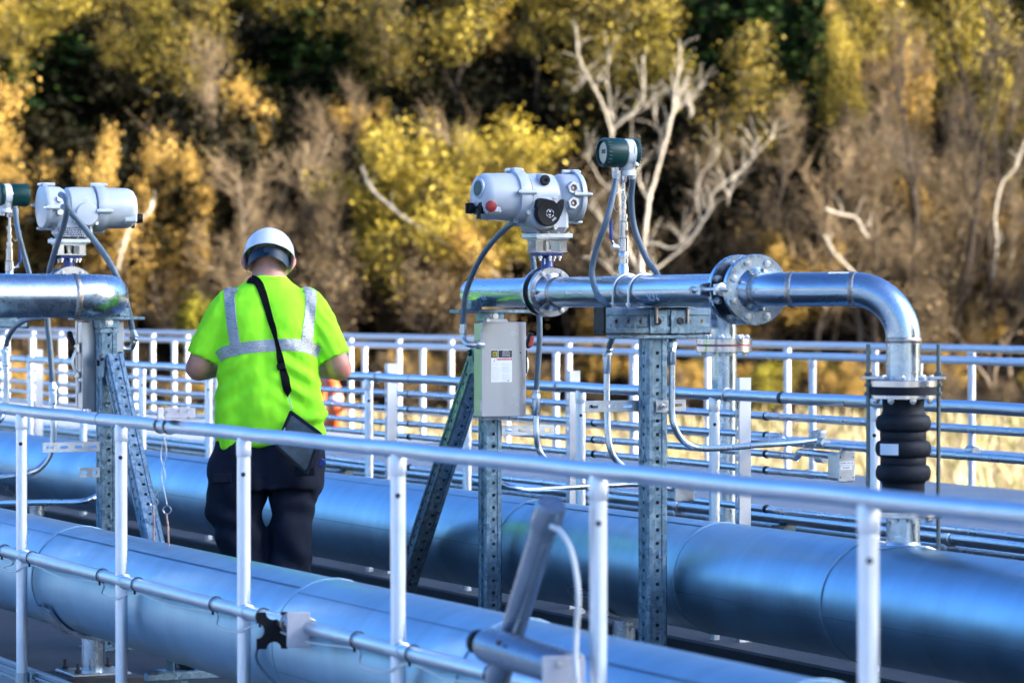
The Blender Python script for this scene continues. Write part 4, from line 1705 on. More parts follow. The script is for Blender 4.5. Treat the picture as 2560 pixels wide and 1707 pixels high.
def arm(p0, p1, h, lab, nslot):
    """slotted channel arm from p0 to p1 (both on the arm's axis), open to the back"""
    p0, p1 = Vector(p0), Vector(p1)
    t = thing('slotted_bracket', lab, 'bracket', (p0 + p1) / 2 - ZUP * h / 2, group='slotted strut arms')
    u = (p1 - p0).normalized()
    L = (p1 - p0).length
    nn = u.cross(ZUP)
    b = MB()
    b.box((p0 + p1) / 2 + ZUP * (h / 2 - .0012) - nn * .012, (L, .022, .0024), Matrix((u, -nn, ZUP)).transposed())
    b.box((p0 + p1) / 2 - ZUP * (h / 2 - .0012) - nn * .012, (L, .022, .0024), Matrix((u, -nn, ZUP)).transposed())
    hs, hl = .0062, L / nslot * .26
    s0 = 0.0
    P = lambda s, z: p0 + u * s + ZUP * z
    b.quad(P(0, hs), P(L, hs), P(L, h / 2), P(0, h / 2))
    b.quad(P(0, -h / 2), P(L, -h / 2), P(L, -hs), P(0, -hs))
    for i in range(nslot):
        c = L * (i + .5) / nslot
        b.quad(P(s0, -hs), P(c - hl, -hs), P(c - hl, hs), P(s0, hs))
        s0 = c + hl
    b.quad(P(s0, -hs), P(L, -hs), P(L, hs), P(s0, hs))
    b.build('channel', M['zinc_fitting'], t, smooth=False)
    return t


za = 1.45 - 306 / kk(1300, YR)
arm((XP1 + .042, YR + .035, za), (XP1 + .042, YR + .275, za), .040, 'slotted strut arm on the post right under the labelled switch box', 4)
za2 = 1.45 - 239 / kk(1632, YR)
a2 = arm((XP2 - .05, YR - .255, za2), (XP2 - .05, YR + .165, za2), .042, 'slotted strut arm bolted across the post under the box bracket', 6)
b = MB()
b.box((XP2 + .0455, YR + .012, za2), (.005, .045, .046), ch=.001)
b.hexnut((XP2 + .048, YR + .012, za2), XV, .012, .012)
b.cyl((XP2 + .05, YR + .012, za2), (XP2 + .082, YR + .012, za2), .006, n=12)
b.build('clamp_bolt', M['bolt_steel'], a2)

# ================================================================== hoses and conduits of the right assembly
def hose(name, lab, pts, r, m='flex_hose', cat='hose', ends=(), per=10, n=14, group=None):
    pts = [at(*p) for p in pts]
    t = thing(name, lab, cat, pts[-1], group=group)
    b = MB()
    sp_ = spline(pts, per)
    b.tube(sp_, r, n)
    if m == 'flex_hose':
        # the ribs of the liquid tight jacket
        step = max(2, len(sp_) // 40)
    b.build('tube', M[m], t)
    for e in ends:
        p, q = (sp_[0], sp_[1]) if e == 0 else (sp_[-1], sp_[-2])
        ax = (p - q).normalized()
        b = MB()
        b.lathe([(r * 1.12, -.030), (r * 1.30, -.028), (r * 1.30, -.012), (r * 1.5, -.010), (r * 1.5, .008), (r * 1.2, .010), (r * 1.2, .022)], p, ax, 6)
        b.build('fitting', M['zinc_fitting'], t)
    return t


def rigid(name, lab, pts, r, fit=True, per=8, cat='conduit', group='bent zinc conduits'):
    pts = [at(*p) for p in pts]
    t = thing(name, lab, cat, pts[len(pts) // 2], group=group)
    b = MB()
    b.tube(spline(pts, per), r, 16)
    b.build('tube', M['zinc_conduit'], t)
    if fit:
        ax = (pts[1] - pts[0]).normalized()
        b = MB()
        b.lathe([(r * 1.25, -.002), (r * 1.25, .062), (r * 1.05, .066)], pts[0], ax, 18)
        b.lathe([(r * 1.55, -.020), (r * 1.6, -.018), (r * 1.6, -.002), (r * 1.4, .0)], pts[0], ax, 6)
        b.build('coupling', M['zinc_conduit'], t)
    return t


GH = 'flexible hoses of the actuators and transmitters'
Yh = YR - .165
hose('flexible_hose', 'dark hose curving from the right actuator to the left side of the labelled switch box', [(1290, 552, Yh), (1262, 573, Yh), (1217, 622, Yh), (1186, 676, Yh), (1166, 730, Yh), (1159, 781, Yh), (1158, 828, Yh)], .0118, ends=(1,), group=GH)
t = thing('conduit_elbow', 'zinc conduit elbow entering the left side of the labelled switch box', 'fitting', at(1165, 860, Yh))
p_ = [at(1158, 832, Yh), at(1159, 846, Yh), at(1165, 857, Yh), at(1176, 862, Yh + .01)]
b = MB()
b.tube(spline(p_ + [Vector((p_[-1].x, YR - .095, p_[-1].z))], 6), .0115, 16)
b.build('elbow', M['zinc_fitting'], t)
b = MB()
b.lathe([(.016, -.006), (.017, -.004), (.017, .012), (.014, .014)], Vector((p_[-1].x, YR - .125, p_[-1].z)), YV, 8)
b.build('hub', M['zinc_fitting'], t)
hose('flexible_hose', 'dark hose hanging behind the right pipe past the right edge of the labelled switch box', [(1318, 560, 5.50), (1328, 610, 5.52), (1336, 680, 5.53), (1342, 740, 5.53), (1348, 788, 5.53), (1349, 845, 5.53), (1344, 931, 5.53), (1340, 992, 5.53)], .0118, ends=(1,), group=GH)
hose('flexible_hose', 'grey blue hose from the teal transmitter crossing the front of the right pipe', [(1541, 446, 5.39), (1535, 478, 5.37), (1517, 549, 5.33), (1491, 622, 5.315), (1480, 681, 5.31), (1492, 734, 5.31), (1516, 763, 5.33), (1532, 800, 5.40), (1532, 838, 5.42), (1524, 864, 5.42), (1518, 886, 5.42)], .0118, ends=(1,), group=GH)
hose('flexible_hose', 'grey blue hose dropping from the right of the teal transmitter behind the right pipe', [(1582, 446, 5.455), (1578, 505, 5.47), (1587, 573, 5.49), (1616, 646, 5.52), (1645, 690, 5.535), (1670, 760, 5.53), (1680, 830, 5.50), (1680, 866, 5.49)], .0118, ends=(1,), group=GH)
rigid('bent_conduit', 'bent zinc conduit dropping from the labelled switch box and sweeping right', [(1225, 1046, 5.44), (1226, 1100, 5.44), (1226, 1150, 5.44), (1232, 1180, 5.45), (1252, 1206, 5.47), (1290, 1220, 5.52), (1340, 1223, 5.62), (1500, 1214, 5.95), (1600, 1210, 6.2), (1680, 1222, 6.45)], .0122)
rigid('bent_conduit', 'bent zinc conduit under the hose right of the labelled switch box', [(1340, 998, 5.53), (1340, 1050, 5.53), (1341, 1085, 5.53), (1345, 1115, 5.54), (1356, 1138, 5.56), (1380, 1157, 5.62), (1440, 1172, 5.8), (1560, 1176, 6.2)], .0122)
rigid('bent_conduit', 'zinc conduit dropping down the left of the post under the box bracket', [(1518, 890, 5.42), (1517, 960, 5.42), (1518, 1030, 5.42), (1520, 1085, 5.42), (1527, 1125, 5.43), (1543, 1152, 5.46), (1580, 1176, 5.55), (1650, 1190, 5.8), (1740, 1200, 6.2)], .0122)
rigid('bent_conduit', 'zinc conduit right of the post under the box bracket, sweeping to the tee box', [(1680, 868, 5.49), (1680, 940, 5.49), (1680, 1030, 5.49), (1687, 1068, 5.50), (1708, 1102, 5.54), (1745, 1119, 5.62), (1811, 1119, 5.85), (1900, 1112, 6.2), (1977, 1107, 6.45), (2036, 1100, 6.63)], .0122)
t = thing('junction_box', 'plain grey junction box behind the post under the box bracket', 'junction box', at(1712, 1240, 6.5))
b = MB()
c_ = at(1700, 1224, 6.5)
b.box(c_, (.075, .09, .09), ch=.010)
b.build('body', M['zinc_fitting'], t)
b = MB()
b.box(c_ + XV * .042, (.010, .096, .096), ch=.003)
b.build('lid', M['zinc_fitting'], t)

# ================================================================== left hand assembly: the same kit turned half round
YLF, ZLF = 4.25, 1.515
act2 = copy_tree(act)
act2['label'] = 'grey electric valve actuator above the left pipe, with blank round cover and black name plate'
XVL = xat(173, YLF)
act2.location = (XVL, YLF, ZLF + .03)
act2.rotation_euler = (0, 0, PI)
val2 = copy_tree(val)
val2['label'] = 'blue necked valve under the left actuator, half hidden behind the left pipe'
val2.location = (XVL, YLF, ZLF + .03)
val2.rotation_euler = (0, 0, PI)
ptx2 = copy_tree(ptx)
ptx2['label'] = 'teal pressure transmitter cut by the left edge of the picture'
ptx2.location = (xat(24, YLF), YLF, ZLF - .025)
ptx2.rotation_euler = (0, 0, PI)
XPL = xat(266, YLF)
swb2 = copy_tree(swb)
swb2['label'] = 'safety switch box seen from behind on the left post, lever at its left side'
swb2.location = (XPL - .050, YLF, 1.0144)
swb2.rotation_euler = (0, 0, PI)
RPL = .0955
RBL = .205
cE = at(151, 741, YLF - RBL)
XE = cE.x + RBL
ZE = 1.513
t = thing('process_pipe', 'thicker stainless pipe on the left, ending in a rounded bend below the left actuator', 'pipe', (XE, 3.9, ZE - RPL))
b = MB()
b.tube(arc((XE - RBL, YLF - RBL, ZE), (0, 1, 0), (1, 0, 0), RBL, 0, PI / 2, 24), RPL, 56)
b.build('elbow', M['stainless_pipe'], t)
b = MB()
b.cyl((XE, YLF - RBL, ZE), (XE, 2.9, ZE), RPL, n=56)
sp3 = b.build('spool', M['stainless_pipe'], t)
b = MB()
b.cyl((XVL + .04, YLF, ZE), (XE - RBL, YLF, ZE), RPL, n=56)
b.build('spool', M['stainless_pipe'], t)
b = MB()
b.cyl((XVL - .04, YLF, ZLF + .03), (xat(-260, YLF), YLF, ZLF - .025), .0586, n=48)
b.build('spool', M['stainless_pipe'], t)
for sgn in (-1, 1):
    b = MB()
    b.disc((XVL + sgn * .0345, YLF, ZLF + .03), XV, .108, .019, 56, .002)
    fl = b.build('flange', M['stainless_bright'], t)
    bolts(fl, (XVL + sgn * .044, YLF, ZLF + .03), XV * sgn, .090, 6, .0105, .011, PI / 6)
b = MB()
yw = YLF - RBL
b.lathe([(RPL, -.014), (RPL + .001, -.011), (RPL + .0034, -.004), (RPL + .0034, .004), (RPL + .001, .011), (RPL, .014)], (XE, yw, ZE), YV, 56)
b.build('weld_ring', M['weld_steel'], t)
post_set(XPL, YLF, -1, 'perforated galvanised post under the left pipe bend', 'perforated brace leaning right and down from the post under the left pipe bend', '', XPL + .095, xat(452, YLF), 1.408)
pipe_bracket(xat(-42, YLF), YLF, 1.360, 'perforated box bracket at the left edge under the left pipe', PI)
kl = kk(180, YLF)
zl = 1.45 - (1104 - 776) / kl
arm((XPL + .03, YLF - .30, zl), (XPL + .03, YLF - .04, zl), .043, 'long slotted strut arm pointing left from the left post', 4)
zl = 1.45 - (1166 - 776) / kl
arm((XPL + .03, YLF - .135, zl), (XPL + .03, YLF - .04, zl), .043, 'short slotted strut arm pointing left from the left post, below the long one', 2)
hose('flexible_hose', 'grey hose arching over from the left actuator terminals and down behind the left pipe', [(152, 487, 4.12), (163, 494, 4.10), (168, 520, 4.10), (159, 564, 4.12), (142, 614, 4.16), (127, 664, 4.20), (121, 700, 4.22), (118, 760, 4.22), (119, 810, 4.22), (125, 865, 4.22), (130, 936, 4.22), (132, 972, 4.22)], .0140, ends=(1,), group=GH)
hose('flexible_hose', 'grey hose running right and down from the left actuator behind the pipe bend', [(158, 517, 4.14), (176, 530, 4.15), (206, 564, 4.2), (243, 611, 4.26), (273, 655, 4.30), (293, 693, 4.33), (307, 728, 4.36), (318, 765, 4.38), (328, 811, 4.40), (334, 842, 4.40)], .0140, ends=(1,), group=GH)
t = thing('conduit_elbow', 'zinc conduit elbow entering the right side of the left switch box', 'fitting', at(330, 875, 4.4))
p_ = [at(334, 846, 4.40), at(334, 858, 4.40), at(330, 868, 4.40), at(321, 872, 4.385)]
b = MB()
b.tube(spline(p_ + [Vector((p_[-1].x, YLF + .10, p_[-1].z))], 6), .0125, 16)
b.build('elbow', M['zinc_fitting'], t)
b = MB()
b.lathe([(.016, -.006), (.017, -.004), (.017, .012), (.014, .014)], Vector((p_[-1].x, YLF + .112, p_[-1].z)), -YV, 8)
b.build('hub', M['zinc_fitting'], t)
hose('flexible_hose', 'grey hose dropping from the left edge transmitter behind the left pipe', [(38, 520, 4.22), (42, 560, 4.22), (48, 590, 4.22), (57, 625, 4.24), (68, 664, 4.26), (77, 700, 4.27), (90, 760, 4.27)], .0125, group=GH)
hose('flexible_hose', 'dark hose bending down under the left pipe beside the left edge', [(112, 792, 4.2), (72, 797, 4.2), (40, 815, 4.2), (20, 845, 4.2), (14, 878, 4.2)], .0128, ends=(1,), group=GH)
rigid('bent_conduit', 'bent zinc conduit at the far left below the dark hose', [(14, 882, 4.2), (15, 930, 4.2), (15, 985, 4.2), (10, 1025, 4.19), (-4, 1052, 4.16), (-40, 1070, 4.1)], .0150)
rigid('bent_conduit', 'bent zinc conduit dropping below the arched left hose and sweeping left', [(132, 976, 4.22), (133, 1020, 4.22), (134, 1062, 4.22), (133, 1100, 4.22), (122, 1140, 4.20), (96, 1172, 4.15), (60, 1185, 4.08), (0, 1189, 3.98), (-60, 1190, 3.9)], .0150)
rigid('bent_conduit', 'lowest bent zinc conduit at the left, running from the left edge to the left post', [(-60, 1260, 4.0), (0, 1258, 4.05), (100, 1256, 4.15), (190, 1255, 4.24), (228, 1247, 4.30), (252, 1234, 4.36)], .0140, fit=False)
# ------------------------------------------------------------------ the man
def ellipsoid(mb, c, rad, rot=None, nu=28, nv=18, v0=-1.0, v1=1.0):
    rot = rot or Matrix.Identity(3)
    rows = []
    for i in range(nv + 1):
        ph = -PI / 2 + PI * i / nv
        ring = []
        for j in range(nu):
            th = 2 * PI * j / nu
            p = Vector((rad[0] * math.cos(ph) * math.cos(th), rad[1] * math.cos(ph) * math.sin(th), rad[2] * math.sin(ph)))
            ring.append(Vector(c) + rot @ p)
        rows.append(ring)
    mb.loft(rows, cap=False)


def sect(z, cx, cy, rx, ry, n=40, p=2.3, tilt=0.0):
    out = []
    for j in range(n):
        th = 2 * PI * j / n
        c, s = math.cos(th), math.sin(th)
        x = cx + rx * math.copysign(abs(c) ** (2 / p), c)
        y = cy + ry * math.copysign(abs(s) ** (2 / p), s)
        out.append(Vector((x, y, z + tilt * x)))
    return out


def remesh(mb, vox, it=6, fac=.5):
    me = bpy.data.meshes.new('tmp')
    me.from_pydata(mb.v, [], mb.f)
    ob = bpy.data.objects.new('tmp', me)
    COL.objects.link(ob)
    m = ob.modifiers.new('r', 'REMESH')
    m.mode = 'VOXEL'
    m.voxel_size = vox
    s = ob.modifiers.new('s', 'SMOOTH')
    s.factor = fac
    s.iterations = it
    dg = bpy.context.evaluated_depsgraph_get()
    dg.update()
    ev = bpy.data.meshes.new_from_object(ob.evaluated_get(dg))
    out = MB()
    out.v = [tuple(v.co) for v in ev.vertices]
    out.f = [tuple(p.vertices) for p in ev.polygons]
    nr = [tuple(v.normal) for v in ev.vertices]
    bpy.data.objects.remove(ob)
    bpy.data.meshes.remove(me)
    bpy.data.meshes.remove(ev)
    return out, nr


pm = at(670, 776, 4.9)
man = thing('person', 'man seen from behind in white hard hat, lime green shirt and navy trousers', 'person', (pm.x, pm.y, ZF), math.atan2(R0.y, R0.x), local=True)
OFF[man.name] = Vector((0, 0, ZF))

# --- body: one continuous surface
HC = Vector((-.002, .105, 1.672))
HR = Matrix.Rotation(R(-30), 3, 'X')
b = MB()
b.loft([sect(.92, .0, .0, .20, .13), sect(1.05, .0, .005, .205, .135), sect(1.2, 0, .01, .200, .135), sect(1.35, 0, .03, .20, .135), sect(1.46, 0, .045, .19, .12), sect(1.53, 0, .05, .13, .095), sect(1.57, 0, .055, .085, .075)])
b.tube([(0, .045, 1.50), (0, .062, 1.58), (0, .085, 1.65), (0, .10, 1.69)], [.082, .0785, .0765, .07], 28)
ellipsoid(b, HC + HR @ Vector((0, 0, .012)), (.084, .100, .112), HR)
ellipsoid(b, HC + HR @ Vector((0, .030, -.062)), (.064, .070, .062), HR)
ellipsoid(b, HC + HR @ Vector((0, .105, -.020)), (.015, .024, .030), HR, 14, 10)
ellipsoid(b, HC + HR @ Vector((0, .088, .018)), (.055, .020, .014), HR, 14, 10)
ellipsoid(b, HC + HR @ Vector((0, .088, -.060)), (.030, .016, .012), HR, 14, 10)
ellipsoid(b, HC + HR @ Vector((0, .075, -.095)), (.034, .026, .022), HR, 14, 10)
for s in (-1, 1):
    ellipsoid(b, HC + HR @ Vector((s * .096, -.016, -.026)), (.018, .019, .038), HR @ Matrix.Rotation(R(-s * 22), 3, 'Z'), 16, 12)
    # arm: shoulder, elbow out to the side, forearm coming forward to the hands
    arm_ = [(s * .165, .045, 1.475), (s * .225, .040, 1.39), (s * .270, .030, 1.30), (s * .297, .022, 1.235), (s * .312, .024, 1.200), (s * .312, .060, 1.193), (s * .285, .125, 1.196), (s * .235, .20, 1.20), (s * .165, .285, 1.21), (s * .115, .340, 1.22)]
    rad = [.072, .067, .060, .056, .0545, .057, .0545, .048, .037, .030]
    b.tube(spline(arm_, 4), [v for i in range(9) for v in [rad[i] + (rad[i + 1] - rad[i]) * q / 4 for q in range(4)]] + [rad[-1]], 20)
    # hand: palm, four curled fingers of different lengths, thumb from the side
    w = Vector((s * .115, .340, 1.22))
    f = Vector((-s * .55, .80, .12)).normalized()
    up = Vector((0, -.15, 1)).normalized()
    sd = f.cross(up).normalized()
    pc = w + f * .045
    M_ = Matrix((f, sd, up)).transposed()
    ellipsoid(b, pc, (.052, .018, .042), M_, 18, 12)
    for k, (l1, l2, l3) in enumerate(((.038, .024, .018), (.043, .028, .020), (.040, .026, .019), (.031, .020, .016))):
        base = w + f * .082 + up * (.030 - .0195 * k)
        cur = -s
        d1 = (f + sd * (.25 * cur)).normalized()
        d2 = (f * .45 + sd * (.9 * cur)).normalized()
        d3 = (f * -.35 + sd * (.95 * cur)).normalized()
        p1 = base + d1 * l1
        p2 = p1 + d2 * l2
        p3 = p2 + d3 * l3
        b.tube([base - f * .02, base, p1, p2, p3], [.0095, .0098, .0092, .0085, .0070], 12)
    tb0 = w + f * .030 + up * .034
    td = (f * .6 + up * .65 + sd * (.35 * -s)).normalized()
    b.tube([tb0 - td * .012, tb0 + td * .022, tb0 + td * .045 + sd * (-s * .004), tb0 + (td * .5 + f * .5) * .075], [.014, .0125, .0110, .0085], 12)
    # leg under the trousers
    lx = -.125 if s < 0 else .10
    b.tube([(s * .10, 0, .95), (lx, 0, .75), (lx * .98, -.005, .50), (lx * .9, -.005, .30), (lx * .85, 0, .08)], [.10, .095, .062, .055, .042], 20)
    b.tube([(lx * .85, -.03, .0), (lx * .9, .08, -.01), (lx * .95, .17, -.015)], [.04, .038, .025], 16)
body, nr = remesh(b, .0075, 5)
bo = body.build('body', M['skin'], man, sharp=180)
for s in (-1, 1):
    b = MB()
    ellipsoid(b, HC + HR @ Vector((s * .031, .084, .004)), (.0135, .0135, .0135), HR, 14, 10)
    b.build('eye', M['label_white'], man)
# ears read redder than the neck
for s in (-1, 1):
    b = MB()
    pts = [HC + HR @ Vector((s * (.103 + .010 * math.sin(PI * q / 9)), -.026 + .010 * math.cos(PI * q / 9) * .2 - .006, (.016 - .080 * q / 9))) for q in range(10)]
    b.tube(pts, [.004 + .006 * math.sin(PI * q / 9) for q in range(10)], 10)
    b.build('ear_rim', M['ear_skin'], man)

# --- hair under the hat
b = MB()
rows = []
for i in range(11):
    ph = -.10 + .9 * i / 10
    rows.append([HC + HR @ (Vector((0, 0, .012)) + Vector((.0850 * math.cos(ph) * math.cos(th), .1005 * math.cos(ph) * math.sin(th), .1135 * math.sin(ph)))) for th in [PI * .98 + (PI * 1.04) * j / 30 for j in range(31)]])
b.grid(rows)
b.build('hair', M['hair_grey'], man)

# --- hard hat
hc = Vector((-.002, .098, 1.690))
hr = Matrix.Rotation(R(-30), 3, 'X')
def hatpt(th, zz, k=1.0, dz=0.0):
    # dome section: superelliptic height profile
    t_ = max(0.0, min(1.0, zz))
    rr = (1 - t_ ** 2.3) ** (1 / 2.1)
    return hc + hr @ Vector((.1125 * rr * k * math.cos(th), .142 * rr * k * math.sin(th), .117 * t_ * k + dz))
N_ = 56
TH = [2 * PI * j / N_ for j in range(N_)]
rows = []
def brim(th, out, dz):
    fr = max(0, math.sin(th)) ** 3
    return hc + hr @ Vector((.1125 * (1 + out) * math.cos(th), (.142 * (1 + out) + .030 * fr) * math.sin(th) * 1.0, dz - .006 * fr))
rows.append([brim(th, -.02, -.016) for th in TH])
rows.append([brim(th, .035, -.018) for th in TH])
rows.append([brim(th, .045, -.012) for th in TH])
rows.append([brim(th, .012, -.004) for th in TH])
for i in range(0, 15):
    zz = (i / 14) ** .8 * .9995
    row = []
    for th in TH:
        # three shallow ridges front to back over the crown
        x = math.cos(th)
        rid = 1 + .012 * zz * math.exp(-(x * 3.2) ** 2)
        row.append(hatpt(th, zz, rid))
    rows.append(row)
b = MB()
b.loft(rows, cap=False)
b.f.append(tuple(len(b.v) - N_ + j for j in range(N_)))
rows = [[brim(th, -.02, -.016) for th in TH]] + [[hatpt(th, (i / 10) ** .8 * .999, .965) for th in TH] for i in range(11)]
b.loft(rows, cap=False)
hat = b.build('hard_hat', M['hard_hat_shell'], man, sharp=60)
b = MB()
rows = []
for i in range(6):
    zz = -.083 + .050 * i / 5
    rows.append([hc + hr @ Vector((.0945 * math.cos(th), -.008 + .112 * math.sin(th), zz - .020 * abs(math.cos(th)) ** 2 * (1 if i < 3 else .4) + .014)) for th in [PI * 1.0 + PI * 1.0 * j / 40 for j in range(41)]])
b.grid(rows)
inner = [[p + (hc + Vector((0, .02, 0)) - p).normalized() * .003 for p in r_] for r_ in rows]
b.grid([rows[-1], inner[-1]])
b.grid([rows[0], inner[0]])
band = b.build('headband', M['headband'], hat)
b = MB()
c_ = hc + hr @ Vector((0, -.120, -.043))
n_ = hr @ Vector((0, -1, -.1))
star = []
for i in range(12):
    rr = .0175 if i % 2 == 0 else .0135
    star.append((rr * math.cos(i * PI / 6), rr * math.sin(i * PI / 6)))
u_ = Vector((1, 0, 0))
b.prism(star, c_ - n_ * -.004, u_, n_.normalized().cross(u_), .014)
b.build('ratchet_knob', M['headband'], hat)
b = MB()
for s in (-1, 1):
    b.tube([hc + hr @ Vector((s * .090, -.01, -.06)), hc + hr @ Vector((s * .098, -.035, -.03)), hc + hr @ Vector((s * .100, -.055, -.002))], .006, 8)
    b.tube([hc + hr @ Vector((s * .097, .03, -.05)), hc + hr @ Vector((s * .100, .03, -.004))], .006, 8)
b.build('suspension', M['black_plastic'], hat)

# --- shirt
b = MB()
TL = .085
S = lambda z, cx, cy, rx, ry, t=0.0, p=2.4: sect(z, cx, cy, rx, ry, 48, p, t)
b.loft([S(.862, .012, .000, .246, .165, .13), S(.90, .011, .000, .247, .166, .10), S(.955, .010, .000, .246, .168, .05), S(1.02, .008, .002, .239, .168), S(1.10, .005, .005, .228, .163),
        S(1.18, .003, .010, .222, .158), S(1.26, .002, .018, .221, .156), S(1.35, 0, .030, .220, .156), S(1.43, -.002, .042, .214, .150), S(1.49, -.004, .050, .196, .136), S(1.535, -.005, .055, .160, .115),
        S(1.565, -.004, .060, .118, .098), S(1.590, -.003, .064, .086, .086), S(1.604, -.003, .068, .078, .080)])
for s in (-1, 1):
    b.tube(spline([(s * .120, .048, 1.492), (s * .170, .044, 1.462), (s * .220, .038, 1.388), (s * .260, .030, 1.312), (s * .292, .024, 1.238)], 5),
           [.070, .075, .080, .083, .085, .085, .0845, .084, .083, .082, .081, .0800, .079, .078, .0770, .0765, .0760, .0755, .075, .0750, .0750], 28)
shirt, nr = remesh(b, .0085, 7)
rs = random.Random(4)
vv = []
def sm(a, b_, x):
    t_ = max(0, min(1, (x - a) / (b_ - a)))
    return t_ * t_ * (3 - 2 * t_)
for p, n in zip(shirt.v, nr):
    x, y, z = p
    w1 = 1 - sm(1.02, 1.30, z)
    f1 = math.sin(x * 34 + 3.2 * noise.noise((x * 4, y * 4, z * 2.2)) + 1.0)
    d = .0095 * w1 * f1
    # drag lines from the armpits towards the small of the back
    for s in (-1, 1):
        dx, dz = abs(x) - .20, z - 1.24
        q = (x * s - .21) * .55 + (z - 1.22) * .83
        d += .0085 * math.exp(-((x * s - .15) / .09) ** 2 - ((z - 1.15) / .16) ** 2) * math.sin(q * 85 + s)
    # fold above the right hip where the case pulls
    q = (z - .985) - .26 * (x - .24)
    d += .016 * math.exp(-(q / .020) ** 2) * sm(.05, .22, x)
    d -= .010 * math.exp(-((q + .035) / .018) ** 2) * sm(.05, .2, x)
    # spine valley and shoulder blades
    if y < .05:
        d -= .010 * math.exp(-(x / .035) ** 2) * sm(1.02, 1.2, z) * (1 - sm(1.45, 1.55, z))
        d += .008 * (math.exp(-((x - .10) / .06) ** 2) + math.exp(-((x + .10) / .06) ** 2)) * math.exp(-((z - 1.40) / .08) ** 2)
    d += .0048 * noise.noise((x * 16, y * 16, z * 13)) + .0022 * noise.noise((x * 45, y * 45, z * 30))
    # sleeve creases
    if abs(x) > .22:
        d += .0018 * math.sin((z * .8 + abs(x)) * 110 + 4 * noise.noise((x * 9, y * 9, z * 9)))
    vv.append((x + n[0] * d, y + n[1] * d, z + n[2] * d))
shirt.v = vv
so = shirt.build('shirt', M['hi_vis_cloth'], man, sharp=180)
tree = BVHTree.FromPolygons([Vector(v) for v in shirt.v], shirt.f)


def zoomuz(zx, zy):
    return ((zx - 700) / 1576, 1.869 - zy / 1576)


def cling(u, z, off=.0025, side=None):
    o = Vector((u, -1.2, z))
    d = Vector((0, 1, 0))
    hit = tree.ray_cast(o, d)
    if hit[0] is None:
        h2 = tree.find_nearest(Vector((u, -.05, z)))
        return h2[0] + h2[1] * off
    n = hit[1] if hit[1].y < 0 else -hit[1]
    return hit[0] + n * off


def ribbon(name, line, wid, m, par, off=.0025, per=10, across=5, flat=False):
    P = spline([Vector((*zoomuz(*q), 0)) for q in line], per)
    ws = wid if isinstance(wid, (list, tuple)) else [wid] * len(line)
    rows = []
    n = len(P)
    for i, p in enumerate(P):
        t_ = (P[min(i + 1, n - 1)] - P[max(i - 1, 0)]).normalized()
        nn = Vector((-t_.y, t_.x, 0))
        f = i / per
        k = min(int(f), len(ws) - 2)
        w_ = ws[k] + (ws[k + 1] - ws[k]) * (f - k)
        rows.append([cling(p.x + nn.x * w_ * a, p.y + nn.y * w_ * a, off) for a in [-.5 + q / (across - 1) for q in range(across)]])
    b = MB()
    b.grid(rows)
    low = [[q + (Vector((0, .06, q.z)) - q).normalized() * .002 for q in r_] for r_ in rows]
    for e in (0, -1):
        b.grid([[r_[e] for r_ in rows], [r_[e] for r_ in low]])
    b.grid([rows[-1], low[-1]])
    return b.build(name, m, par, sharp=60)


ribbon('reflective_band', [(358, 985), (400, 955), (470, 938), (560, 918), (740, 902), (860, 898), (950, 905), (1000, 920), (1062, 952)], .052, M['reflective_tape'], so)
ribbon('reflective_strap', [(424, 478), (432, 540), (446, 640), (462, 760), (488, 900)], .047, M['reflective_tape'], so, .0032)
ribbon('reflective_strap', [(982, 484), (1000, 560), (1000, 650), (990, 760), (972, 935)], .046, M['reflective_tape'], so, .0032)
ribbon('neck_rib', [(606, 444), (650, 428), (700, 424), (750, 428), (800, 446)], .016, M['hi_vis_cloth'], so, .0022)

# --- trousers
b = MB()
b.loft([S(.99, .004, .0, .212, .140), S(.90, .006, .0, .236, .152), S(.80, .0, -.002, .256, .162), S(.72, -.012, -.003, .258, .160), S(.66, -.014, -.002, .245, .150)])
b.tube(spline([(-.135, 0, .74), (-.142, 0, .62), (-.132, -.010, .52), (-.113, -.012, .42), (-.100, -.006, .28), (-.098, .0, .10), (-.098, .0, .0)], 4),
       [.118, .124, .128, .130, .131, .128, .124, .120, .116, .112, .110, .108, .107, .106, .105, .104, .103, .102, .101, .10, .10, .10, .10, .10, .10], 26)
b.tube(spline([(.108, 0, .74), (.108, 0, .62), (.102, -.006, .52), (.098, -.008, .42), (.096, -.004, .28), (.094, .0, .10), (.094, .0, .0)], 4),
       [.112, .110, .107, .103, .099, .097, .096, .096, .096, .096, .096, .096, .096, .096, .096, .096, .096, .096, .096, .096, .096, .096, .096, .096, .096], 26)
ellipsoid(b, (-.235, -.005, .61), (.042, .085, .125), None, 20, 14)
ellipsoid(b, (.205, .0, .70), (.042, .08, .105), None, 20, 14)
tr, nr = remesh(b, .0095, 6)
vv = []
for p, n in zip(tr.v, nr):
    x, y, z = p
    d = .0065 * math.sin(z * 42 + x * 16 + 4 * noise.noise((x * 6, y * 6, z * 4))) * (.35 + .65 * (1 - sm(.55, .8, z)))
    d += .005 * math.sin(x * 40 + z * 22 + 3 * noise.noise((x * 5, y * 7, z * 3)))
    d += .0022 * noise.noise((x * 26, y * 26, z * 18))
    if y < 0:
        d -= .012 * math.exp(-((x + .008) / .018) ** 2) * (1 - sm(.86, .95, z))
    vv.append((x + n[0] * d, y + n[1] * d, z + n[2] * d))
tr.v = vv
to = tr.build('trousers', M['navy_cloth'], man, sharp=180)
for s, cx in ((-1, -.19), (1, .175)):
    b = MB()
    b.box((cx, -.150, .715 if s < 0 else .745), (.085, .010, .040), ch=.003)
    b.build('pocket_flap', M['navy_cloth'], to)
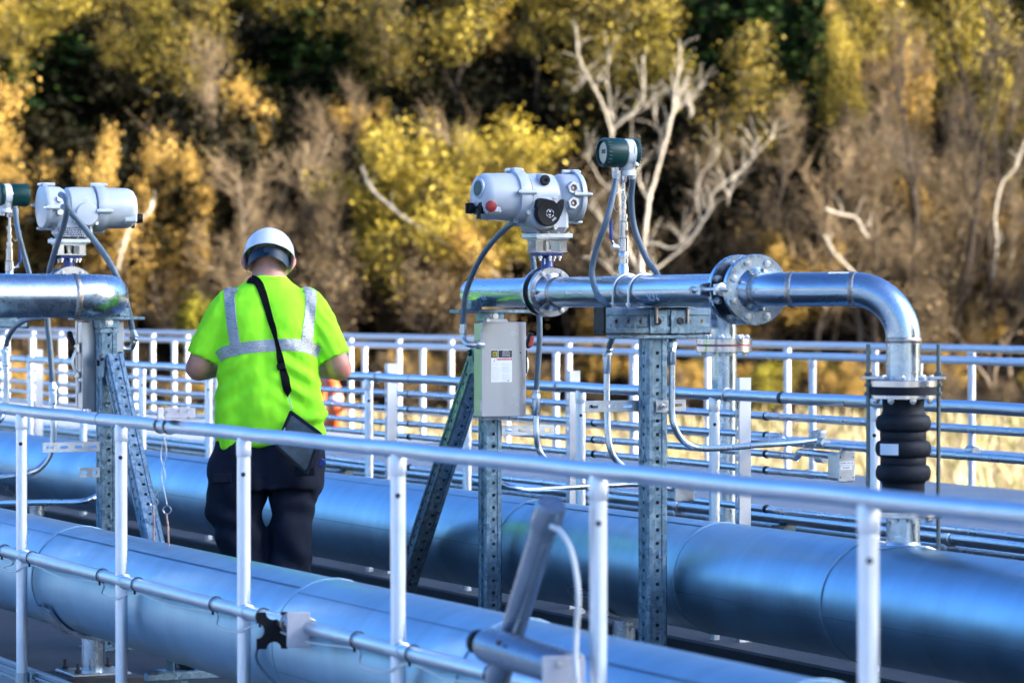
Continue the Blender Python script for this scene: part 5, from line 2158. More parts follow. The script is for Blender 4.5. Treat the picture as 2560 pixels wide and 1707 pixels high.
for s, lx in ((-1, -.098), (1, .095)):
    b = MB()
    b.loft([sect(ZF + .002, lx, .06, .052, .145, 28, 2.6), sect(ZF + .03, lx, .06, .054, .148, 28, 2.6), sect(ZF + .07, lx, .045, .050, .120, 28, 2.4), sect(ZF + .11, lx, .0, .052, .065, 28, 2.2), sect(ZF + .2, lx, -.005, .052, .058, 28, 2.2)])
    b.build('boot', M['boot_leather'], man)

# --- shoulder strap with the tablet case: a thing of its own, in the man's frame
case = thing('tablet_case', 'black tablet case hanging from a shoulder strap at the right hip of the man', 'tablet case', (pm.x, pm.y, ZF), math.atan2(R0.y, R0.x), local=True)
OFF[case.name] = Vector((0, 0, ZF))
ribbon('shoulder_strap', [(560, 448), (618, 458), (655, 505), (690, 595), (728, 715), (757, 800), (772, 860), (788, 930), (806, 1020), (830, 1120), (852, 1212)],
       [.036, .036, .034, .032, .029, .024, .016, .022, .030, .034, .034], M['strap_web'], case, .0055)
b = MB()
c_ = cling(*zoomuz(808, 1045), .008)
b.box(c_, (.038, .010, .028), Matrix.Rotation(R(-12), 3, 'Y'), ch=.003)
b.build('buckle', M['black_plastic'], case)
b = MB()
c_ = cling(*zoomuz(852, 1216), .006)
b.prism([(-.020, .006), (.020, .006), (0, -.026)], c_, (1, 0, 0), (0, 0, 1), .005)
b.build('strap_end', M['strap_web'], case)
b = MB()
p0 = cling(*zoomuz(853, 1240), .008)
p1 = cling(*zoomuz(880, 1342), .014)
for i in range(8):
    c_ = p0 + (p1 - p0) * ((i + .5) / 8)
    b.ring(c_, Vector((1, .3, 0)) if i % 2 else Vector((.2, 1, 0)), .0050, .0011, 12, 5)
b.build('chain', M['bolt_steel'], case)
def srcuz(px, py):
    return Vector(((px - 670) / 563, -.205, 1.45 + (776 - py) / 563))
A_, B_, C_, D_ = srcuz(733, 1019), srcuz(813, 1078), srcuz(776, 1184), srcuz(694, 1110)
cen = (A_ + B_ + C_ + D_) / 4
def rounded(q, rad, n=5):
    out = []
    for i in range(4):
        p, a, c = q[i], q[i - 1], q[(i + 1) % 4]
        da, dc = (a - p).normalized(), (c - p).normalized()
        s, e = p + da * rad, p + dc * rad
        for j in range(n + 1):
            t_ = j / n
            out.append((1 - t_) ** 2 * s + 2 * t_ * (1 - t_) * p + t_ * t_ * e)
    return out
Q = rounded([A_, B_, C_, D_], .014)
def ringscale(k, dy):
    return [cen + (q - cen) * k + Vector((0, dy, 0)) for q in Q]
b = MB()
b.loft([ringscale(.97, .022), ringscale(1, .018), ringscale(1, .002), ringscale(.975, -.003), ringscale(.86, -.003), ringscale(.84, .0)], n=len(Q))
cs = b.build('case', M['tablet_case'], case)
b = MB()
b.loft([ringscale(.835, .002), ringscale(.835, -.0006)], n=len(Q))
b.build('panel', M['tablet_panel'], cs)
b = MB()
dirn = (A_ - D_).normalized()
m0 = D_ + (A_ - D_) * .45 + (cen - (A_ + D_) / 2).normalized() * .012 + Vector((0, -.006, 0))
b.tube([m0 - dirn * .018, m0 + dirn * .018], .0030, 8)
b.build('stylus', M['label_grey'], cs)
b = MB()
b.box(srcuz(809, 1150) + Vector((.002, .01, 0)), (.024, .02, .038), Matrix.Rotation(R(30), 3, 'Y'), ch=.005)
b.build('clip', M['valve_blue'], cs)
# ------------------------------------------------------------------ ground, hill, wood
def ud(u, d, z=0.0):
    p = R0 * u + F0 * d
    return Vector((p.x, p.y, z))


GZ = -2.0
def gz(u, d):
    if d < 90:
        return GZ
    t_ = d - 96 + 2.0 * noise.noise((u * .08, 3.1, 0))
    base = .42 * (t_ if t_ > 3 else (0 if t_ < -3 else (t_ + 3) ** 2 / 12))
    n = noise.noise((u * .12, d * .12, 1.7)) * .9 + noise.noise((u * .4, d * .4, 5.2)) * .25
    return GZ + base + n * sm(92, 104, d)


def terrain(name, m, us, ds, f):
    b = MB()
    b.grid([[ud(u, d, f(u, d)) for u in us] for d in ds])
    return tag(b.build(name, m, sharp=180), kind='structure')


def lin(a, b_, n):
    return [a + (b_ - a) * i / n for i in range(n + 1)]


def ground_mat(name, c0, c1, c2, sc):
    m = mat(name, c0, .95, 0)
    nt = m.node_tree
    b = nt.nodes['Principled BSDF']
    b.inputs['Specular IOR Level'].default_value = .1
    tc = nt.nodes.new('ShaderNodeTexCoord')
    n = nt.nodes.new('ShaderNodeTexNoise')
    n.inputs['Scale'].default_value = sc
    n.inputs['Detail'].default_value = 9
    n.inputs['Roughness'].default_value = .7
    nt.links.new(tc.outputs['Object'], n.inputs['Vector'])
    cr = nt.nodes.new('ShaderNodeValToRGB')
    e = cr.color_ramp.elements
    e[0].position, e[1].position = .32, .68
    e[0].color, e[1].color = (*c0, 1), (*c2, 1)
    x = e.new(.5)
    x.color = (*c1, 1)
    nt.links.new(n.outputs['Fac'], cr.inputs['Fac'])
    nt.links.new(cr.outputs['Color'], b.inputs['Base Color'])
    return m


ground_mat('field_soil', (.26, .205, .12), (.33, .27, .17), (.15, .15, .05), .10)
ground_mat('leaf_litter', (.003, .002, .0014), (.007, .0045, .003), (.020, .012, .006), 1.4)  # near-black: the slope's shade is put into the ground colour
terrain('ground', M['field_soil'], lin(-420, 420, 30), [-400, -120, -40, 0, 20, 40, 60, 75, 89, 93], lambda u, d: GZ - .02)
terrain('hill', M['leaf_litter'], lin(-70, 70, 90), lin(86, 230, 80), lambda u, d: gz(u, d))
# unseen ridge added on the right, shaped to keep low sun off the plant
SUN_EL = R(21)
SUN_AZ = R(76)          # from straight behind the camera round to the right
TOSUN = (R0 * math.sin(SUN_AZ) - F0 * math.cos(SUN_AZ)).normalized()
NORM = (R0 * math.cos(SUN_AZ) + F0 * math.sin(SUN_AZ)).normalized()
def ridge(n, m_):
    e = (1 - sm(RID_E0, RID_E1, n)) * sm(-30, -16, n)
    prof = math.exp(-((m_ - 70) / 16) ** 2)
    return (GZ - .5) + 37.0 * e * prof * (1 + .04 * noise.noise((n * .1, m_ * .1, 2)))
RID_E0, RID_E1 = 22.0, 33.0
b = MB()
b.grid([[NORM * n + TOSUN * m_ + ZUP * ridge(n, m_) for n in [-44, -36, -30, -28, -25, -22, -19, -16, -14, -12, -10, -8, -6, -4, -2, 0, 3, 6, 10, 13, 15, 17, 18, 19, 20, 21, 22, 23, 24, 25, 26, 27, 28, 29, 30, 31, 32, 33, 34, 37]] for m_ in lin(25, 115, 40)])
tag(b.build('hill', M['leaf_litter'], sharp=180), kind='structure')  # the added sun blocker, separate from the slope under the wood


def leaf_mat(name, cols, trans=.35, rough=.6):
    m = bpy.data.materials.new(name)
    m.use_nodes = True
    nt = m.node_tree
    nt.nodes.clear()
    out = nt.nodes.new('ShaderNodeOutputMaterial')
    g = nt.nodes.new('ShaderNodeNewGeometry')
    cr = nt.nodes.new('ShaderNodeValToRGB')
    cr.color_ramp.interpolation = 'LINEAR'
    e = cr.color_ramp.elements
    n = len(cols)
    e[0].position = 0
    e[0].color = (*cols[0], 1)
    e[1].position = 1
    e[1].color = (*cols[-1], 1)
    for i in range(1, n - 1):
        x = e.new(i / (n - 1))
        x.color = (*cols[i], 1)
    nt.links.new(g.outputs['Random Per Island'], cr.inputs['Fac'])
    d = nt.nodes.new('ShaderNodeBsdfPrincipled')
    d.inputs['Roughness'].default_value = rough
    d.inputs['Specular IOR Level'].default_value = .25 if trans > .1 else .03
    t = nt.nodes.new('ShaderNodeBsdfTranslucent')
    mx = nt.nodes.new('ShaderNodeMixShader')
    mx.inputs['Fac'].default_value = trans
    nt.links.new(cr.outputs['Color'], d.inputs['Base Color'])
    nt.links.new(cr.outputs['Color'], t.inputs['Color'])
    nt.links.new(d.outputs[0], mx.inputs[1])
    nt.links.new(t.outputs[0], mx.inputs[2])
    nt.links.new(mx.outputs[0], out.inputs['Surface'])
    MATS[name] = m


leaf_mat('leaves_yellow', [(.010, .009, .002), (.028, .022, .004), (.22, .16, .012), (.46, .34, .035), (.035, .03, .004), (.10, .08, .008), (.60, .46, .07)], .12)
leaf_mat('leaves_gold', [(.014, .012, .002), (.26, .19, .012), (.50, .37, .035), (.05, .042, .005), (.66, .50, .08), (.20, .15, .012)], .15)
leaf_mat('leaves_orange', [(.03, .016, .004), (.34, .20, .03), (.56, .36, .08), (.09, .055, .012), (.44, .26, .06)], .12)
leaf_mat('leaves_olive', [(.008, .009, .002), (.05, .043, .005), (.18, .13, .010), (.02, .02, .004), (.36, .25, .025), (.03, .03, .005)], .12)
leaf_mat('leaves_brown', [(.010, .007, .003), (.10, .065, .028), (.22, .145, .065), (.02, .014, .006), (.34, .24, .12)], .12)
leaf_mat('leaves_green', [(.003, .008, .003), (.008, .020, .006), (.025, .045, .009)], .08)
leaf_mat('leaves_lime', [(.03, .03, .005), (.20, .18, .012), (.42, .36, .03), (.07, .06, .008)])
leaf_mat('leaves_shade', [(.0025, .0028, .0015), (.006, .006, .003), (.014, .012, .005), (.004, .005, .002)], .05)  # near-black: shade inside the wood put into the leaf colour
mat('bark_grey', (.13, .10, .072), .9, 0, .5, 3, 0, .5, 20, spec=.1)
mat('bark_brown', (.045, .034, .024), .9, 0, .5, 3, 0, .5, 20, spec=.1)
mat('bark_dark', (.022, .017, .014), .9, 0, .35, 3, 0, .5, 20, spec=.1)
mat('bark_white', (.42, .37, .30), .75, 0, .18, 2.5, 0, .3, 20, spec=.15, dirt=((.24, .20, .16), 1.6, .62))
mat('twigs_pale', (.145, .105, .062), .9, 0, .5, 2, spec=.1)
mat('twigs', (.060, .046, .033), .9, 0, .6, 2, spec=.1)


class Big:
    """numpy mesh accumulator for foliage"""
    def __init__(self):
        self.V, self.F, self.n = [], [], 0

    def add(self, v, f):
        self.V.append(v)
        self.F.append(f + self.n)
        self.n += len(v)

    def tube(self, pts, rad, k):
        pts = np.asarray(pts, float)
        m = len(pts)
        t = np.gradient(pts, axis=0)
        t /= np.linalg.norm(t, axis=1)[:, None] + 1e-9
        a = np.cross(t, [.31, .87, .38])
        a /= np.linalg.norm(a, axis=1)[:, None] + 1e-9
        c = np.cross(t, a)
        th = np.arange(k) * 2 * np.pi / k
        v = pts[:, None, :] + (a[:, None, :] * np.cos(th)[None, :, None] + c[:, None, :] * np.sin(th)[None, :, None]) * np.asarray(rad)[:, None, None]
        i = np.arange(m - 1)[:, None] * k
        j = np.arange(k)[None, :]
        j2 = (j + 1) % k
        f = np.stack([i + j, i + j2, i + k + j2, i + k + j], -1).reshape(-1, 4)
        self.add(v.reshape(-1, 3), f)

    def leaves(self, cen, size, rng, flat=0.0):
        n = len(cen)
        if n == 0:
            return
        a = rng.normal(size=(n, 3))
        a /= np.linalg.norm(a, axis=1)[:, None]
        b = np.cross(a, rng.normal(size=(n, 3)))
        b /= np.linalg.norm(b, axis=1)[:, None]
        s = (size * rng.uniform(.55, 1.35, n))[:, None]
        a = a * s
        b = b * s * .7
        c = np.asarray(cen)
        bend = np.cross(a, b) / (s + 1e-9) * .25
        v = np.stack([c - a, c - b * .8 + bend, c + a, c + b * .8 + bend], 1).reshape(-1, 3)
        f = np.arange(n * 4).reshape(n, 4)
        self.add(v, f)

    def data(self):
        return np.concatenate(self.V), np.concatenate(self.F)

    def mesh(self, name, m, smooth=False):
        v, f = self.data()
        me = bpy.data.meshes.new(name)
        me.vertices.add(len(v))
        me.vertices.foreach_set('co', v.astype(np.float32).ravel())
        me.loops.add(len(f) * 4)
        me.loops.foreach_set('vertex_index', f.astype(np.int32).ravel())
        me.polygons.add(len(f))
        me.polygons.foreach_set('loop_start', np.arange(len(f), dtype=np.int32) * 4)
        me.polygons.foreach_set('loop_total', np.full(len(f), 4, dtype=np.int32))
        if smooth:
            me.polygons.foreach_set('use_smooth', np.ones(len(f), dtype=bool))
        me.materials.append(m)
        me.update(calc_edges=True)
        return me


def grow(H, spread, rng, levels=3, stems=1, lean=0.15, nb=(7, 6, 5), droop=0.0, first=.25, r0=.12, crook=.12, up=.5):
    """a branching skeleton: list of (points, radii, level) and tips"""
    segs, tips = [], []

    def branch(p, d, L, r, lev):
        n = 7 if lev == 0 else (5 if lev == 1 else 4)
        pts = [p.copy()]
        dd = d / np.linalg.norm(d)
        for i in range(n):
            dd = dd + rng.normal(size=3) * crook + np.array([0, 0, (.10 * up if lev else .04) - droop * (lev > 0) * (i / n)])
            dd /= np.linalg.norm(dd)
            pts.append(pts[-1] + dd * L / n)
        pts = np.array(pts)
        rad = r * (1 - .78 * np.linspace(0, 1, n + 1) ** 1.1)
        segs.append((pts, rad, lev))
        if lev >= levels:
            tips.append(pts[-1])
            tips.append(pts[len(pts) // 2])
            return
        k = nb[lev]
        for j in range(k):
            f = first + (1 - first) * (j + rng.uniform(0, 1)) / k if lev == 0 else .25 + .75 * (j + rng.uniform(0, 1)) / k
            f = min(f, .98)
            x = f * n
            i = int(x)
            q = pts[i] + (pts[min(i + 1, n)] - pts[i]) * (x - i)
            az = rng.uniform(0, 2 * np.pi)
            side = np.array([np.cos(az), np.sin(az), 0])
            t = pts[min(i + 1, n)] - pts[i]
            t /= np.linalg.norm(t)
            side = side - t * side.dot(t)
            side /= np.linalg.norm(side) + 1e-9
            ang = rng.uniform(.55, 1.05)
            nd = t * np.cos(ang) + side * np.sin(ang) + np.array([0, 0, .22 * up])
            if lev == 0:
                l2 = spread * rng.uniform(.65, 1.15) * (1.15 - .65 * f)
            else:
                l2 = L * rng.uniform(.38, .62)
            branch(q, nd, l2, max(rad[i] * .58, .010), lev + 1)

    for s in range(stems):
        a = rng.uniform(0, 2 * np.pi)
        d0 = np.array([np.cos(a) * lean, np.sin(a) * lean, 1.0])
        p0 = np.array([np.cos(a), np.sin(a), 0]) * (.25 if stems > 1 else 0)
        branch(p0 + np.array([0, 0, -.4]), d0, H * rng.uniform(.85, 1.0), r0, 0)
    return segs, np.array(tips)


def tree_variant(kind, seed, cut=0.0):
    """two meshes: trunk with limbs, and crown (fine twigs or leaves); unit = metres, standing at the origin"""
    rng = np.random.default_rng(seed)
    wood, crown = Big(), Big()
    if kind == 'conifer':
        H = 11.0
        wood.tube(np.array([[0, 0, -.5], [0.05, 0, H * .5], [0, .05, H]]), [.16, .09, .01], 6)
        for i in range(46):
            z = 1.2 + (H - 1.3) * i / 46
            L = 2.5 * (1 - i / 48) ** .8 * rng.uniform(.75, 1.1) + .2
            for j in range(6):
                az = rng.uniform(0, 2 * np.pi)
                e = np.array([np.cos(az) * L, np.sin(az) * L, -L * .28 + .1])
                wood.tube(np.array([[0, 0, z], e * .55 + [0, 0, z], e + [0, 0, z + .05]]), [.022, .014, .005], 3)
                m = int(9 * L) + 4
                f = rng.uniform(.15, 1.0, m)
                c = e[None, :] * f[:, None] + [0, 0, z] + rng.normal(size=(m, 3)) * .10 * L ** .5
                crown.leaves(c, .17, rng)
        return wood, crown, 'bark_dark', 'leaves_green'
    if kind == 'yellow':
        segs, tips = grow(8.0, 3.2, rng, 3, 2, .22, (9, 6, 4), r0=.13, up=.7)
        nl, size, spr, mt, bk = 14, .062, .20, 'leaves_gold', 'bark_brown'
    elif kind == 'canopy':
        segs, tips = grow(9.5, 2.6, rng, 3, 1, .10, (10, 6, 4), r0=.13, first=.5, up=.8)
        nl, size, spr, mt, bk, cut = 14, .066, .22, 'leaves_yellow', 'bark_dark', .52
    elif kind == 'orange':
        segs, tips = grow(6.0, 2.0, rng, 3, 3, .28, (7, 5, 4), r0=.07, up=.9)
        nl, size, spr, mt, bk = 12, .060, .19, 'leaves_orange', 'bark_brown'
    elif kind == 'olive':
        segs, tips = grow(9.0, 2.8, rng, 3, 1, .12, (11, 6, 4), r0=.14, up=.5)
        nl, size, spr, mt, bk = 12, .064, .24, 'leaves_olive', 'bark_dark'
    elif kind == 'lime':
        segs, tips = grow(3.0, 1.2, rng, 2, 4, .35, (7, 6), r0=.035, up=.9)
        nl, size, spr, mt, bk = 9, .085, .22, 'leaves_lime', 'bark_brown'
    elif kind == 'thicket':
        segs, tips = grow(4.0, 2.0, rng, 2, 5, .4, (8, 6), r0=.04, first=.1, up=.6)
        nl, size, spr, mt, bk = 9, .13, .34, 'leaves_shade', 'bark_dark'
    elif kind == 'bare':
        segs, tips = grow(9.5, 2.6, rng, 3, 1 + int(seed % 2), .16, (11, 6, 4), r0=.10, first=.2, up=.9, crook=.17)
        nl, size, spr, mt, bk = 0, .05, .1, 'twigs_pale', 'bark_grey'
    elif kind == 'tall':
        segs, tips = grow(11.5, 3.0, rng, 3, 2, .16, (10, 6, 4), r0=.17, first=.3, up=1.1, crook=.15)
        nl, size, spr, mt, bk = 0, .05, .1, 'twigs', 'bark_dark'
    elif kind == 'brown':
        segs, tips = grow(5.2, 2.0, rng, 3, 4, .35, (7, 6, 5), r0=.05, up=.9)
        nl, size, spr, mt, bk = 2, .055, .25, 'leaves_brown', 'twigs'
    for (pts, rad, lev) in segs:
        k = 7 if lev == 0 else (5 if lev == 1 else 3)
        if lev <= 1 or nl > 0:
            wood.tube(pts, np.maximum(rad, .010), k)
        else:
            crown.tube(pts, np.maximum(rad * 1.5, .016 if lev == 2 else .011), 3)
            if nl == 0 and lev >= 2:
                # spray of fine twigs along the branchlet
                for q in range(1):
                    i = rng.integers(1, len(pts))
                    d = pts[-1] - pts[0]
                    d = d / (np.linalg.norm(d) + 1e-9) + rng.normal(size=3) * .5 + [0, 0, .2]
                    L = rng.uniform(.25, .6)
                    p = pts[i]
                    crown.tube(np.array([p, p + d * L * .5, p + d * L + rng.normal(size=3) * .05]), [.009, .007, .004], 3)
    if nl:
        c = np.repeat(tips, nl, 0) + rng.normal(size=(len(tips) * nl, 3)) * spr
        c = c[c[:, 2] > (cut * max(p_[:, 2].max() for p_, _, _ in segs) if cut else .3)]
        crown.leaves(c, size, rng)
    elif kind == 'bare':
        c = tips[rng.integers(0, len(tips), len(tips) // 2)] + rng.normal(size=(len(tips) // 2, 3)) * .12
        sparse = Big()
        crown.leaves(c, .055, rng)
    return wood, crown, bk, mt


VAR = {}
for kd, nv_ in (('yellow', 3), ('orange', 2), ('olive', 2), ('bare', 3), ('tall', 2), ('brown', 3), ('conifer', 2), ('lime', 1), ('canopy', 3), ('thicket', 2)):
    VAR[kd] = []
    for s in range(nv_):
        w, c, bk, mt = tree_variant(kd, 100 + s * 17 + hash(kd) % 7 * 0 + len(kd) * 31)
        wv = np.concatenate([w.data()[0], c.data()[0]])
        VAR[kd].append(dict(w=w, c=c, bk=bk, mt=mt, top=float(wv[:, 2].max()), rad=float(np.percentile(np.hypot(wv[:, 0], wv[:, 1]), 96)),
                            wm=w.mesh('trunk', M[bk], True), cm=c.mesh('crown', M[mt])))


def plant(kd, var, x, ytop, d, label, cat='tree', rad=None, rz=0.0, group=None, hmul=None):
    """x, ytop in the 2352-wide view; d metres along the view; height from the top edge"""
    px, py = x * 1.0884, ytop * 1.0884
    t_ = (px - 1280) / FPX * math.cos(PT)
    u = t_ * d
    z0 = gz(u, d)
    ztop = atd(px, py, d).z
    v = VAR[kd][var % len(VAR[kd])]
    sz = (ztop - z0) / v['top']
    sx = sz if rad is None else rad / v['rad']
    p = ud(u, d, z0)
    nm = {'yellow': 'yellow_tree', 'orange': 'orange_tree', 'canopy': 'yellow_tree', 'olive': 'olive_tree', 'bare': 'bare_tree', 'tall': 'bare_tree', 'brown': 'brown_shrub', 'conifer': 'conifer_tree', 'lime': 'bush'}[kd]
    t = thing(nm, label, cat, p, rz, group, local=True)
    t.scale = (sx, sx, sz)
    for n_, me in (('trunk', v['wm']), ('crown', v['cm'])):
        o = bpy.data.objects.new(n_, me)
        COL.objects.link(o)
        o.parent = t
    return t


TG = 'trees of the autumn wood on the slope'
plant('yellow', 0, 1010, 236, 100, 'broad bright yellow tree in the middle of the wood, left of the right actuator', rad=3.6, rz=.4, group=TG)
plant('yellow', 1, 1200, 262, 102.5, 'yellow tree directly behind the right actuator, right side of the broad yellow clump', rad=2.6, rz=2.2, group=TG)
plant('yellow', 2, 860, 250, 101.5, 'yellow tree with open branches at the left end of the broad yellow clump', rad=2.0, rz=1.2, group=TG)
plant('orange', 0, 330, 262, 99.5, 'golden orange small tree rising above the left actuator', rad=1.9, rz=.8, group=TG)
plant('orange', 1, 440, 285, 101, 'golden orange small tree just right of the one above the left actuator', rad=1.7, rz=2.9, group=TG)
plant('orange', 1, 90, 330, 101, 'sparse orange shrub tree above the left transmitter', rad=1.5, rz=1.9, group=TG)
plant('bare', 0, 545, 40, 106, 'tall bare grey tree above and left of the hard hat', rad=2.5, rz=.2, group=TG)
plant('bare', 1, 800, 150, 109, 'bare grey brown tree behind the left end of the yellow clump', rad=2.2, rz=1.7, group=TG)
plant('olive', 0, 300, 60, 113, 'dark olive tree behind the golden orange trees', rad=2.2, rz=.5, group=TG)
plant('canopy', 1, 40, -60, 114, 'yellow tree in the top left corner', rad=2.3, rz=.9, group=TG)
plant('canopy', 0, 245, -110, 118, 'yellow tree at the top, right of the top left corner', rad=2.4, rz=3.9, group=TG)
plant('canopy', 2, 700, -90, 124, 'yellow tree at the top above the hard hat', rad=2.2, rz=5.1, group=TG)
plant('conifer', 0, 885, -90, 119, 'dark green conifer at the top, left of centre', rad=2.0, rz=.4, group=TG)
plant('canopy', 1, 1060, -120, 120, 'yellow tree at the top centre above the broad yellow clump', rad=2.8, rz=1.4, group=TG)
plant('canopy', 0, 1230, -160, 116, 'tall yellow tree at the top centre, above the right actuator', rad=2.6, rz=2.4, group=TG)
plant('olive', 1, 1400, -60, 110, 'olive yellow tree at the top, left above the white dead tree', rad=2.4, rz=.3, group=TG)
plant('conifer', 1, 1700, -190, 116, 'dark conifer at the top, right of the white dead tree', rad=3.0, rz=.8, group=TG)
plant('conifer', 0, 1850, -80, 113, 'dark green conifer with a lit edge beside the small bright yellow tree', rad=2.0, rz=2.8, group=TG)
plant('yellow', 2, 1925, -15, 108, 'small bright yellow tree at the top right of the dark conifers', rad=1.5, rz=.7, group=TG)
plant('orange', 0, 2075, 42, 107, 'small pale gold tree at the upper right', rad=1.4, rz=4.4, group=TG)
plant('tall', 0, 2150, -60, 98.5, 'tall dark trunked bare tree at the right, standing before all others', rad=2.6, rz=1.0, group=TG)
plant('tall', 1, 2262, 20, 100, 'dark trunked bare tree next to the right edge', rad=2.3, rz=2.0, group=TG)
plant('bare', 2, 1990, 60, 103, 'bare grey tree with a pale trunk high above the bend of the right pipe', rad=2.4, rz=3.0, group=TG)
plant('bare', 0, 1750, 180, 101, 'bare brown grey tree just right of the white dead tree', rad=2.2, rz=4.0, group=TG)
plant('yellow', 1, 2330, 180, 106, 'olive yellow tree cut by the right edge', rad=1.6, rz=2.5, group=TG)
plant('lime', 0, 1772, 822, 95.5, 'lime yellow bush low at the right, behind the flanged drop pipe', 'bush', rad=.85, rz=.6)
plant('lime', 0, 500, 655, 97, 'lime yellow bush low behind the shoulder of the man, left side', 'bush', rad=1.0, rz=2.6)

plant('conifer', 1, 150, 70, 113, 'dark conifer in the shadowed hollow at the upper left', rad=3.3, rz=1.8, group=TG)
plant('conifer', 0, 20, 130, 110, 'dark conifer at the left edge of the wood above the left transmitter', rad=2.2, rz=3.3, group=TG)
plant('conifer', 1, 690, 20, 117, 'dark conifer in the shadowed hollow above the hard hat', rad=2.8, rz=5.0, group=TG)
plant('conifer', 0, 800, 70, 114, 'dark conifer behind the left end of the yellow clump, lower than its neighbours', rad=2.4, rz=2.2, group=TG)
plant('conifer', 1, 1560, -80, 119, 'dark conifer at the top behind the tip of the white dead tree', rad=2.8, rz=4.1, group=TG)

# --- the white dead tree, branch by branch
def dead_limb(b, pts, d, r0, r1, rng, wob=.05):
    P = []
    for i, q in enumerate(pts):
        dd = d + (q[2] if len(q) > 2 else rng.uniform(-.06, .06))
        P.append(atd(q[0] * 1.0884, q[1] * 1.0884, dd))
    s = spline(P, 5)
    n = len(s)
    b.tube([p + Vector((rng.uniform(-wob, wob), rng.uniform(-wob, wob), rng.uniform(-wob, wob) * .5)) * .5 for p in s], [r0 + (r1 - r0) * i / (n - 1) for i in range(n)], 8)


rd = random.Random(11)
DT = 97.5
bx = atd(1470 * 1.0884, 800 * 1.0884, DT)
t = thing('dead_tree', 'white dead tree with bare forking limbs behind the teal transmitter', 'tree', (bx.x, bx.y, gz(0, DT)), group=TG)
b = MB()
dead_limb(b, [(1478, 1000, 0), (1482, 800, 0), (1470, 690, 0), (1478, 560, 0), (1490, 470, 0), (1508, 400, 0)], DT, .085, .045, rd)
dead_limb(b, [(1474, 640, 0), (1440, 560), (1425, 460), (1410, 380), (1405, 300)], DT, .052, .028, rd)
b.build('trunk', M['bark_white'], t)
b = MB()
for pts, r0, r1 in (
        ([(1508, 400, 0), (1528, 330), (1545, 262), (1560, 240)], .085, .055),
        ([(1545, 262), (1552, 200), (1562, 150), (1560, 90)], .055, .02),
        ([(1548, 258), (1575, 238), (1592, 250), (1585, 270)], .05, .03),
        ([(1552, 250), (1595, 215), (1620, 190)], .03, .012),
        ([(1405, 300), (1385, 240), (1350, 175), (1330, 130), (1325, 95)], .055, .02),
        ([(1405, 300), (1440, 270), (1475, 235), (1480, 180), (1475, 130)], .05, .018),
        ([(1410, 310), (1400, 230), (1395, 170), (1400, 120)], .035, .012),
        ([(1440, 275), (1470, 255), (1500, 240)], .03, .01),
        ([(1478, 560), (1510, 560), (1545, 570), (1590, 540), (1625, 490), (1640, 440)], .06, .025),
        ([(1480, 640), (1530, 600), (1580, 560), (1612, 515), (1640, 470)], .06, .022),
        ([(1420, 440), (1385, 420), (1360, 380), (1340, 350)], .035, .012),
        ([(1492, 465), (1470, 420), (1462, 360), (1440, 320)], .045, .02),
        ([(1612, 515), (1600, 450), (1612, 400), (1640, 370), (1655, 340)], .03, .012),
        ([(1640, 440), (1690, 400), (1725, 370), (1730, 330), (1712, 300)], .045, .02),
        ([(1690, 400), (1680, 430), (1670, 470)], .035, .02),
        ([(1725, 370), (1760, 330), (1780, 310)], .025, .01),
        ([(1425, 470), (1450, 430), (1455, 380)], .03, .012),
        ([(1350, 175), (1330, 200), (1310, 215)], .02, .008),
        ([(1528, 330), (1510, 290), (1500, 250)], .03, .012),
        ([(1440, 560), (1400, 530), (1370, 490), (1345, 470)], .045, .016),
        ([(1470, 690), (1420, 640), (1380, 600), (1340, 590)], .05, .018),
        ([(1474, 620), (1440, 600), (1400, 600)], .03, .012)):
    dead_limb(b, pts, DT, r0 * .50, r1 * .6, rd, .03)
    for q_ in range(7):
        k_ = rd.randrange(0, len(pts) - 1)
        x_, y_ = pts[k_][0] + (pts[k_ + 1][0] - pts[k_][0]) * .5, pts[k_][1] + (pts[k_ + 1][1] - pts[k_][1]) * .5
        a_ = rd.uniform(-1.1, 1.1)
        l_ = rd.uniform(35, 85)
        dead_limb(b, [(x_, y_), (x_ + l_ * .5 * math.sin(a_ * .7), y_ - l_ * .5 * math.cos(a_ * .7)), (x_ + l_ * math.sin(a_), y_ - l_ * math.cos(a_))], DT, r1 * .55, .006, rd, .03)
b.build('limbs', M['bark_white'], t)
for lab, pts, r0, r1, d in (
        ('pale leaning dead trunk crossing the lower left of the yellow clump', [(830, 380), (852, 430), (905, 482), (960, 520), (1025, 560), (1095, 592), (1150, 640)], .042, .04, 99.2),
        ('pale broken trunk at the right edge of the wood', [(2362, 300), (2335, 380), (2300, 425), (2285, 500), (2290, 560), (2280, 640)], .022, .035, 99.5),
        ('short pale crooked limb in the brown brush right of the dead tree', [(1895, 480), (1930, 492), (1965, 500), (1980, 525), (1995, 545)], .035, .028, 96.5),
        ('pale broken stem in the brush above the bend of the right pipe', [(1895, 540), (1915, 580), (1945, 610), (1975, 640)], .035, .025, 96.3),
        ('pale thin trunk in the brush above the left actuator, leaning right', [(350, 460), (340, 490), (300, 520), (280, 580), (270, 620)], .05, .03, 96.3)):
    p0 = atd(pts[-1][0] * 1.0884, pts[-1][1] * 1.0884, d)
    b = MB()
    dead_limb(b, pts, d, r0, r1, rd, .03)
    for i in range(3):
        k = rd.randrange(1, len(pts) - 1)
        x, y = pts[k]
        dead_limb(b, [(x, y), (x + rd.uniform(-20, 20), y - rd.uniform(10, 25)), (x + rd.uniform(-35, 35), y - rd.uniform(30, 55))], d, r1 * .5, .006, rd, .02)
    tag(b.build('snag', M['bark_white']), lab, 'dead trunk')

